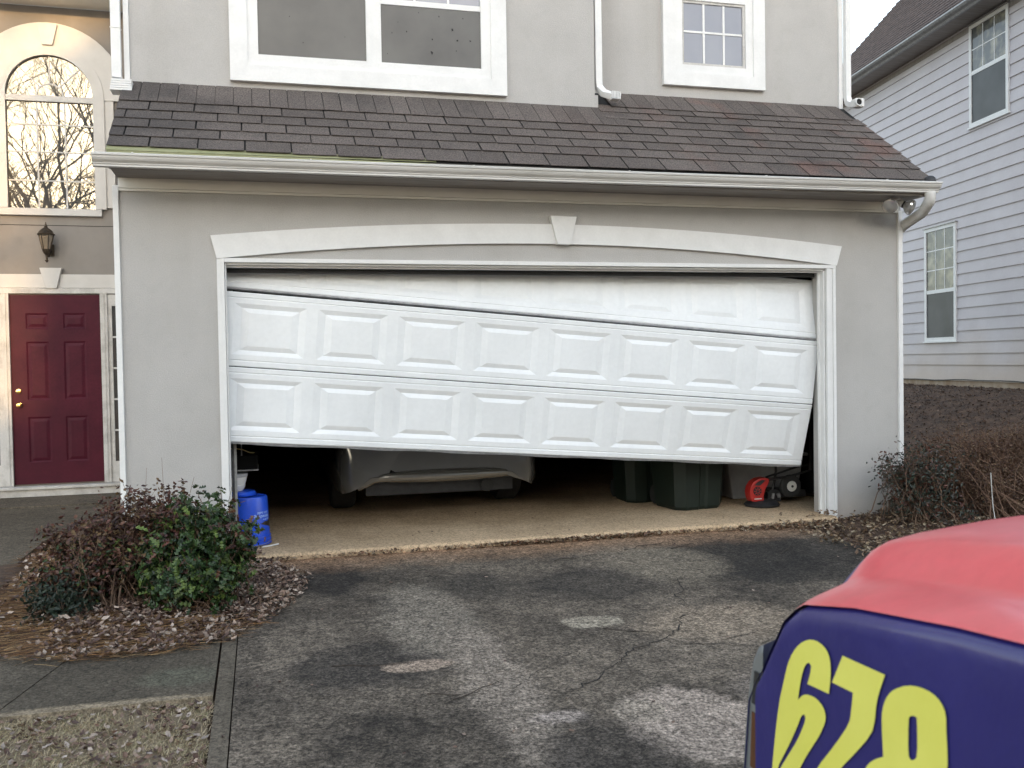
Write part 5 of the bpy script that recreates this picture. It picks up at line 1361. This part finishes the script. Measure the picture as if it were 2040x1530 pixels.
def pick(rng, cols): 
    c = rng.choice(cols); k = rng.uniform(0.7, 1.25); return tuple(v * k for v in c)
GREEN = [(0.030, 0.062, 0.016), (0.024, 0.048, 0.015), (0.042, 0.082, 0.02), (0.095, 0.14, 0.032), (0.018, 0.036, 0.014)]
BRN = [(0.10, 0.035, 0.022), (0.075, 0.028, 0.02), (0.13, 0.06, 0.035), (0.055, 0.025, 0.02)]
def holly_fn(p, rng):
    top = p.z > 0.36 + rng.uniform(-0.08, 0.08)
    pb = 0.60 if (top and (p.x > 0.02 or p.x < -0.25)) else 0.10
    if rng.random() < pb: return pick(rng, BRN), rng.uniform(0.018, 0.030)
    return pick(rng, GREEN), rng.uniform(0.024, 0.040)
shrub('holly_bush', 'glossy green holly bush with brown dead tips, in front of the left garage pier', 'bush', (-0.20, -1.15, -0.05),
      [(-0.20, -1.15, 0.25, 0.30, 0.30, 0.30, 3), (-0.16, -1.1, 0.45, 0.22, 0.22, 0.18, 1.6), (0.0, -1.15, 0.28, 0.16, 0.22, 0.22, 1.2), (-0.15, -1.35, 0.10, 0.26, 0.18, 0.12, 1.2)],
      150, 7, holly_fn, 11, shape='spiny', m='hollyleaf', twigs=4)
shrub('brown_shrub', 'wilted shrub with dark red-brown leaves between the holly and the front door', 'bush', (-0.62, -1.00, -0.05),
      [(-0.60, -1.0, 0.30, 0.36, 0.3, 0.28, 3), (-0.80, -1.0, 0.26, 0.22, 0.26, 0.26, 2), (-0.42, -0.95, 0.47, 0.25, 0.22, 0.17, 1.8), (-0.86, -1.0, 0.06, 0.20, 0.22, 0.14, 1)],
      230, 7, lambda p, rng: ((pick(rng, BRN + [(0.14, 0.085, 0.035)]) if rng.random() < 0.80 or p.z > 0.35 else pick(rng, GREEN)), rng.uniform(0.012, 0.024)), 5, shape='curl', twigs=5, rstem=0.006)
shrub('brown_shrub', 'low dark green sprig at the foot of the wilted shrub, left end of the bed', 'bush', (-0.88, -1.25, -0.05),
      [(-0.88, -1.25, 0.02, 0.13, 0.12, 0.10, 1)], 50, 8, lambda p, rng: (pick(rng, [(0.014, 0.026, 0.014), (0.02, 0.034, 0.018)]), rng.uniform(0.012, 0.022)), 6, shape='leaf', twigs=4, m='leaf')
# bare shoots that stand above the bush
b = MB(); rng = random.Random(4)
for (x, y, z0, dx, dz) in ((-0.42, -0.9, 0.45, -0.04, 0.30), (-0.40, -0.9, 0.45, 0.03, 0.36), (-0.50, -0.9, 0.40, -0.10, 0.26), (-0.30, -0.9, 0.42, 0.12, 0.26), (0.0, -1.0, 0.40, 0.05, 0.22)):
    b.tube([v for v in wig((x, y, z0 - 0.3), (x + dx, y, z0 + dz), 5, 0.05, rng)], [0.003, 0.003, 0.0025, 0.002, 0.0015, 0.001], 4)
b.build('bare_shoots', M['stem'], None, label='thin leafless shoots sticking up above the wilted shrub against the stucco pier', cat='twigs')

DKL = [(0.030, 0.040, 0.026), (0.045, 0.05, 0.035), (0.06, 0.045, 0.035), (0.022, 0.03, 0.022)]
shrub('dark_shrub', 'dark small-leaved evergreen shrub against the right garage corner', 'bush', (5.62, -0.42, -0.03),
      [(5.62, -0.40, 0.33, 0.30, 0.28, 0.33, 3), (5.45, -0.4, 0.40, 0.26, 0.22, 0.24, 1.5), (5.60, -0.45, 0.06, 0.38, 0.3, 0.14, 1.2)],
      130, 8, lambda p, rng: (pick(rng, DKL + BRN[:1]), rng.uniform(0.014, 0.022)), 21, shape='leaf', m='hollyleaf', twigs=4)
HED = [(0.10, 0.050, 0.030), (0.14, 0.075, 0.042), (0.075, 0.038, 0.026), (0.17, 0.11, 0.06)]
shrub('brown_hedge', 'leafless brown twiggy hedge beside the right corner of the garage', 'hedge', (6.70, -0.30, 0.0),
      [(6.15, -0.2, 0.42, 0.42, 0.35, 0.36, 2), (6.75, -0.25, 0.44, 0.5, 0.4, 0.32, 3), (7.35, -0.35, 0.40, 0.5, 0.4, 0.36, 3), (7.9, -0.4, 0.38, 0.4, 0.4, 0.32, 2), (6.9, -0.5, 0.15, 0.9, 0.3, 0.18, 1.5)],
      1050, 8, lambda p, rng: (pick(rng, HED), rng.uniform(0.007, 0.014)), 31, shape='curl', twigs=7, rstem=0.0055, spread=0.25, cluster=0.03, stem_m='hedgestem')
# pale bare stake-like stem in the hedge
b = MB(); b.tube(wig((6.02, -0.75, 0.02), (5.98, -0.75, 0.40), 4, 0.03, rng), 0.004, 5); b.build('dead_stem', M['white_plastic'], None, label='thin pale dead stem standing in front of the brown hedge', cat='stem')

# ---- leaf litter, straw and grass
LIT = [(0.26, 0.17, 0.12), (0.19, 0.115, 0.08), (0.34, 0.25, 0.19), (0.46, 0.37, 0.30), (0.10, 0.055, 0.04), (0.075, 0.04, 0.03)]
LITR = [(0.20, 0.13, 0.075), (0.14, 0.085, 0.05), (0.28, 0.20, 0.12), (0.10, 0.06, 0.04), (0.36, 0.29, 0.20)]
def litter(name, n, fn, cols, label=None, size=(0.014, 0.026), seed=1, h=0.02, cat=None, tilt=0.45, shape='curl'):
    rng = random.Random(seed); it = []
    tries = 0
    while len(it) < n and tries < n * 40:
        tries += 1; p = fn(rng)
        if p is None: continue
        x, y, zb = p
        it.append(((x, y, zb + rng.uniform(0.002, h)), (rng.gauss(0, tilt), rng.gauss(0, tilt), 1), rng.uniform(*size), pick(rng, cols)))
    return leaf_cloud(it, shape, name, 'leaf', None, rng, label=label, category=None) if False else leaf_cloud(it, shape, name, 'leaf', None, rng)
def in_poly(x, y, P_):
    c = False; n = len(P_)
    for i in range(n):
        (x1, y1), (x2, y2) = P_[i], P_[(i + 1) % n]
        if (y1 > y) != (y2 > y) and x < (x2 - x1) * (y - y1) / (y2 - y1) + x1: c = not c
    return c
def topz(x, y):
    if -0.0 < x < 4.62 and y < -0.115: return max(drive_z(x, y) + 0.002, -1)
    if x <= 0 and y < -1.9: return drive_z(x, y) + 0.002
    if -0.02 <= x <= 4.98 and y >= -0.115: return 0.0
    return ground_z(x, y)
BEDL = [(-0.02, 0.15), (0.20, -0.06), (0.30, -0.30), (0.46, -0.50), (0.50, -0.85), (0.40, -1.25), (0.22, -1.60), (0.02, -1.88), (-0.35, -2.02), (-0.8, -1.98), (-1.3, -1.75), (-1.9, -1.4), (-1.42, -0.75), (-1.35, -0.2), (-1.45, 0.4), (-1.45, 1.2), (-0.8, 1.2), (-0.75, 0.0)]
def bedl(rng):
    x, y = rng.uniform(-1.9, 0.55), rng.uniform(-2.1, 1.0)
    if not in_poly(x + rng.gauss(0, 0.03), y + rng.gauss(0, 0.03), BEDL): return None
    if x < -0.9 and rng.random() < 0.8: return None
    if x < -0.2 and y < -1.6 and rng.random() < 0.4: return None
    return (x, y, topz(x, y) + (0.012 if x < 0 else 0.0))
litter('leaf_litter', 7500, bedl, LIT, seed=2, h=0.035, size=(0.013, 0.025))
BEDR = [(4.30, -0.14), (4.45, -0.35), (4.42, -0.8), (4.42, -1.5), (4.5, -2.6), (4.55, -5), (9, -5), (9.5, 2), (6.0, 2.0), (5.75, 0.3), (5.72, -0.03), (4.95, -0.03)]
def bedr(rng):
    x, y = rng.uniform(4.2, 8.6), rng.uniform(-3.0, 1.6)
    if not in_poly(x + rng.gauss(0, 0.04), y + rng.gauss(0, 0.04), BEDR): return None
    if x > 6.0 and rng.random() < 0.35: return None
    return (x, y, max(topz(x, y), ground_z(x, y)) + 0.004)
litter('leaf_litter', 12000, bedr, LITR, seed=3, h=0.045, size=(0.013, 0.026))
def lip(rng):
    x = rng.uniform(0.2, 4.9); dens = 0.35 + 0.65 * (noise.noise(Vector((x * 2.3, 0.5, 0))) > -0.05); dens *= 0.35 + 0.65 * (x > 1.6)
    if x > 4.0: dens = 1
    if rng.random() > dens: return None
    y = -0.135 - abs(rng.gauss(0, 0.018 + (0.06 * max(0, x - 3.6)))); return (x, y, drive_z(x, y))
litter('leaf_litter', 1500, lip, LITR + [(0.22, 0.11, 0.06)], seed=4, h=0.03, size=(0.010, 0.021))
def stray(rng):
    x, y = rng.uniform(-0.9, 4.4), rng.uniform(-4.2, 1.4)
    if y > -0.1 and not (0.05 < x < 4.9): return None
    if -0.15 < y < -0.1: return None
    if x < 0 and y > -1.9: return None
    return (x, y, topz(x, y))
litter('leaf_litter', 90, stray, LIT, seed=5, h=0.004, size=(0.007, 0.016), tilt=0.12)
# twigs lying on the driveway
for i, (a, c) in enumerate([((0.55, -2.42), (0.95, -2.50)), ((2.25, -0.72), (2.62, -0.62)), ((2.85, -0.55), (3.25, -0.40)), ((2.05, -2.24), (2.30, -2.40)), ((1.05, -3.0), (1.3, -2.85)), ((3.9, -1.0), (4.2, -0.75)), ((3.2, -0.62), (3.45, -0.50)), ((0.95, -2.9), (1.12, -2.95))]):
    rng = random.Random(i); b = MB(); p0 = (a[0], a[1], drive_z(*a) + 0.006); p1 = (c[0], c[1], drive_z(*c) + 0.008)
    b.tube(wig(p0, p1, 5, 0.05, rng), [0.0032, 0.003, 0.0028, 0.0024, 0.002, 0.0012], 4)
    m_ = wig(p0, p1, 5, 0.0, rng)[2]; b.tube([m_, m_ + Vector((0.05, 0.06 * (1 if i % 2 else -1), 0.004))], [0.002, 0.001], 3)
    names = ['at the left side of the driveway', 'short of the slab lip in the middle', 'near the slab lip right of centre', 'below the round pale patch', 'in the front centre', 'in the dark area at the right edge', 'just right of the lip twig', 'left of the front centre']
    b.build('twig', M['bark'], None, label='thin dark fallen twig lying on the driveway ' + names[i], cat='twig', group='fallen twigs on the driveway')

def blades(name, n, fn, cols, size, seed, flat=True):
    rng = random.Random(seed); V, F, C = [], [], []
    cnt = 0; tries = 0
    while cnt < n and tries < n * 40:
        tries += 1; p = fn(rng)
        if p is None: continue
        x, y, z, ang, lift = p; cnt += 1
        L_ = rng.uniform(*size); w_ = rng.uniform(0.0009, 0.0018); c = pick(rng, cols)
        d = Vector((math.cos(ang), math.sin(ang), lift)).normalized(); s_ = Vector((-math.sin(ang), math.cos(ang), 0)) * w_
        n0 = len(V); bend = rng.uniform(-0.3, 0.3)
        for k in range(4):
            t = k / 3; q = Vector((x, y, z)) + d * L_ * t + Vector((-math.sin(ang), math.cos(ang), 0)) * bend * L_ * t * t - Vector((0, 0, 1)) * (L_ * 0.35 * t * t * (lift > 0.3))
            ww = s_ * (1 - 0.8 * t); V += [tuple(q - ww), tuple(q + ww + Vector((0, 0, w_ * .6)))]
        for k in range(3): F.append((n0 + 2 * k, n0 + 2 * k + 1, n0 + 2 * k + 3, n0 + 2 * k + 2)); C.append(c)
    me = bpy.data.meshes.new(name); me.from_pydata(V, [], F)
    at = me.attributes.new('tint', 'FLOAT_COLOR', 'FACE'); arr = np.ones((len(F), 4), dtype=np.float32); arr[:, :3] = np.array(C, dtype=np.float32); at.data.foreach_set('color', arr.ravel())
    return obj(name, me, M['straw'], None, kind='stuff')
STRAW = [(0.30, 0.17, 0.07), (0.22, 0.12, 0.05), (0.40, 0.26, 0.12), (0.16, 0.085, 0.04), (0.34, 0.17, 0.06)]
def straw(rng):
    x, y = rng.uniform(-2.0, 0.2), rng.uniform(-2.15, 1.1)
    if not in_poly(x, y + rng.gauss(0, 0.03), BEDL): return None
    if not (x < -0.55 or y < -1.45) and rng.random() < 0.9: return None
    if x > -0.1 and rng.random() < 0.5: return None
    return (x, y, topz(x, y) + rng.uniform(0.004, 0.03), rng.uniform(-0.5, 0.9) + (math.pi if rng.random() < 0.5 else 0), rng.uniform(-0.05, 0.10))
blades('pine_straw', 9000, straw, STRAW, (0.06, 0.16), 8)
DRY = [(0.50, 0.41, 0.26), (0.42, 0.33, 0.20), (0.60, 0.50, 0.34), (0.27, 0.21, 0.13), (0.32, 0.30, 0.16)]
def grass(rng):
    x, y = rng.uniform(-1.3, 0.0), rng.uniform(-4.1, -2.655)
    if noise.noise(Vector((x * 4.5, y * 4.5, 0))) < -0.12 and rng.random() < 0.75: return None
    return (x, y, drive_z(x, y) - 0.028, rng.uniform(0, 6.28), rng.uniform(0.2, 2.5))
lw = slab_sheet(None, 'lawn', M['gndgrass'], -14, -0.008, -13.5, -2.655, -0.026, 40, 30, edge=0.02)
blades('dry_grass', 30000, grass, DRY, (0.02, 0.05), 9)
def lawnleaf(rng):
    x, y = rng.uniform(-1.3, -0.0), rng.uniform(-4.0, -2.66)
    if noise.noise(Vector((x * 4.5, y * 4.5, 0))) > 0.10 and rng.random() < 0.6 and x < -0.12: return None
    return (x, y, drive_z(x, y) - 0.020)
litter('leaf_litter', 1300, lawnleaf, LIT + [(0.42, 0.35, 0.30)], seed=12, h=0.02, size=(0.011, 0.021))
# mulch and debris on the bank towards the neighbour
def bank(rng):
    x, y = rng.uniform(5.9, 11.2), rng.uniform(0.2, 8.0)
    if (NP - Vector((x, y, 0))).dot(Nn) > -0.1: return None
    return (x, y, ground_z(x, y))
litter('mulch', 12000, bank, [(0.085, 0.05, 0.034), (0.12, 0.07, 0.045), (0.06, 0.035, 0.025), (0.15, 0.095, 0.06), (0.22, 0.15, 0.11)], seed=14, h=0.02, size=(0.009, 0.024), tilt=0.35)

# ---- behind the camera: bare trees mirrored in the panes; house and two evergreens added to block the sun
opp = thing('sun_block_house', 'unseen gabled beige house added across the street to shade the garage front', 'house', (12, -26, -0.5))
b = MB(); b.box(-3.75, 26, -38, -26, -0.5, 9.6); part(b, 'wall', 'brick', opp)  # added sun blocker; its left edge bounds the sun patch on the entry wall
b = MB(); b.box(-11.5, -3.76, -34, -27, -0.5, 5.4); part(b, 'sun_block_wing', 'brick', opp)  # added low wing, keeps sun off the foot of the entry wall
b = MB(); b.v = [(-11.8, -26.7, 5.4), (-3.76, -26.7, 5.4), (-3.76, -30.5, 7.1), (-11.8, -30.5, 7.1), (-3.76, -34.3, 5.4), (-11.8, -34.3, 5.4)]; b.f = [(0, 1, 2, 3), (3, 2, 4, 5), (0, 3, 5), (1, 4, 2), (0, 5, 4, 1)]; part(b, 'sun_block_wing_roof', 'nroof', opp)
b = MB(); b.v = [(-3.9, -25.6, 9.6), (26.3, -25.6, 9.6), (26.3, -32, 12.4), (-2.4, -32, 12.4), (26.3, -38.4, 9.6), (-3.9, -38.4, 9.6)]; b.f = [(0, 1, 2, 3), (3, 2, 4, 5), (0, 3, 5), (1, 4, 2), (0, 5, 4, 1)]; part(b, 'roof', 'nroof', opp)
for i in range(6):
    for z0 in (0.6, 3.5):
        b = MB(); b.box(-1.5 + i * 4.5, 0 + i * 4.5, -25.99, -25.94, z0, z0 + 1.6); part(b, 'window', 'white', opp)

def bare_tree(x, y, h, seed, label, depth=8):
    rng = random.Random(seed); t = thing('bare_tree', label, 'tree', (x, y, -0.4), 'bare trees across the street')
    tr_, cr_ = MB(), MB()
    def grow(p, d, L_, r, lev):
        pts = [p]; q = p.copy(); dd = d.copy()
        for i in range(3):
            dd = (dd + Vector((rng.gauss(0, .13), rng.gauss(0, .13), rng.gauss(0.02, .08)))).normalized(); q = q + dd * L_ / 3; pts.append(q.copy())
        (tr_ if lev == 0 else cr_).tube(pts, [r, r * .88, r * .76, r * .62], 6 if lev < 2 else 3, cap=False)
        if lev >= depth: return
        for k in range(3 if lev < 5 else 2):
            s_ = pts[rng.choice((1, 2, 3, 3))]; ax = Vector((rng.gauss(0, 1), rng.gauss(0, 1), rng.gauss(0, .5))).normalized()
            nd = (dd + ax * rng.uniform(0.45, 0.85)).normalized(); nd.z = max(nd.z, -0.15)
            grow(s_, nd, L_ * rng.uniform(0.66, 0.86), r * rng.uniform(0.48, 0.64), lev + 1)
    grow(Vector((0, 0, 0)), Vector((rng.uniform(-.08, .08), 0, 1)), h * 0.28, h * 0.0155, 0)
    tr_.build('trunk', M['bark'], t, smooth=True); cr_.build('crown', M['bark'], t)
bare_tree(-5.75, -14.6, 14.5, 1, 'tall bare tree across the street, mirrored in the arched window')
bare_tree(-7.3, -17.0, 15.5, 2, 'bare forked tree across the street, left of the tallest one')
bare_tree(-5.9, -21.0, 16, 3, 'bare tree across the street, next to the beige house')
bare_tree(-10.8, -22.0, 14, 4, 'bare spreading tree across the street, far left')
def evergreen(x, y, h, r, seed, label):
    rng = random.Random(seed); t = thing('evergreen_tree', label, 'tree', (x, y, -0.5), 'evergreens across the street')
    b = MB(); b.tube([(0, 0, 0), (0, 0, h * .9)], [0.2, 0.04], 7); b.build('trunk', M['bark'], t)
    it = []
    for i in range(2600):
        z = h * rng.uniform(0.04, 1) ; rr_ = r * (1.02 - z / h) ** 0.8 * rng.uniform(0.25, 1.05) * (1 + 0.25 * noise.noise(Vector((z, seed, i * .003)))); a = rng.uniform(0, 6.283)
        it.append(((rr_ * math.cos(a), rr_ * math.sin(a), z), (math.cos(a), math.sin(a), rng.uniform(0, 1)), rng.uniform(0.14, 0.32), pick(rng, [(0.03, 0.05, 0.02), (0.045, 0.07, 0.03)])))
    leaf_cloud(it, 'leaf', 'crown', 'leaf', t, rng)
evergreen(-7.9, -25.5, 5.0, 1.6, 1, 'small dark evergreen across the street below the bare trees')
evergreen(-14, -27, 8.0, 2.6, 2, 'larger dark evergreen across the street, far left')
evergreen(4, -23.0, 9.5, 3.0, 3, 'unseen dark evergreen added in front of the beige house to shade the garage')  # added out of view to keep sun off the garage
evergreen(0.2, -23.5, 11.0, 2.6, 4, 'tallest dark evergreen, unseen, added at the left end of the beige house to shade the garage')  # added blocker, fills the shade at the house's left end
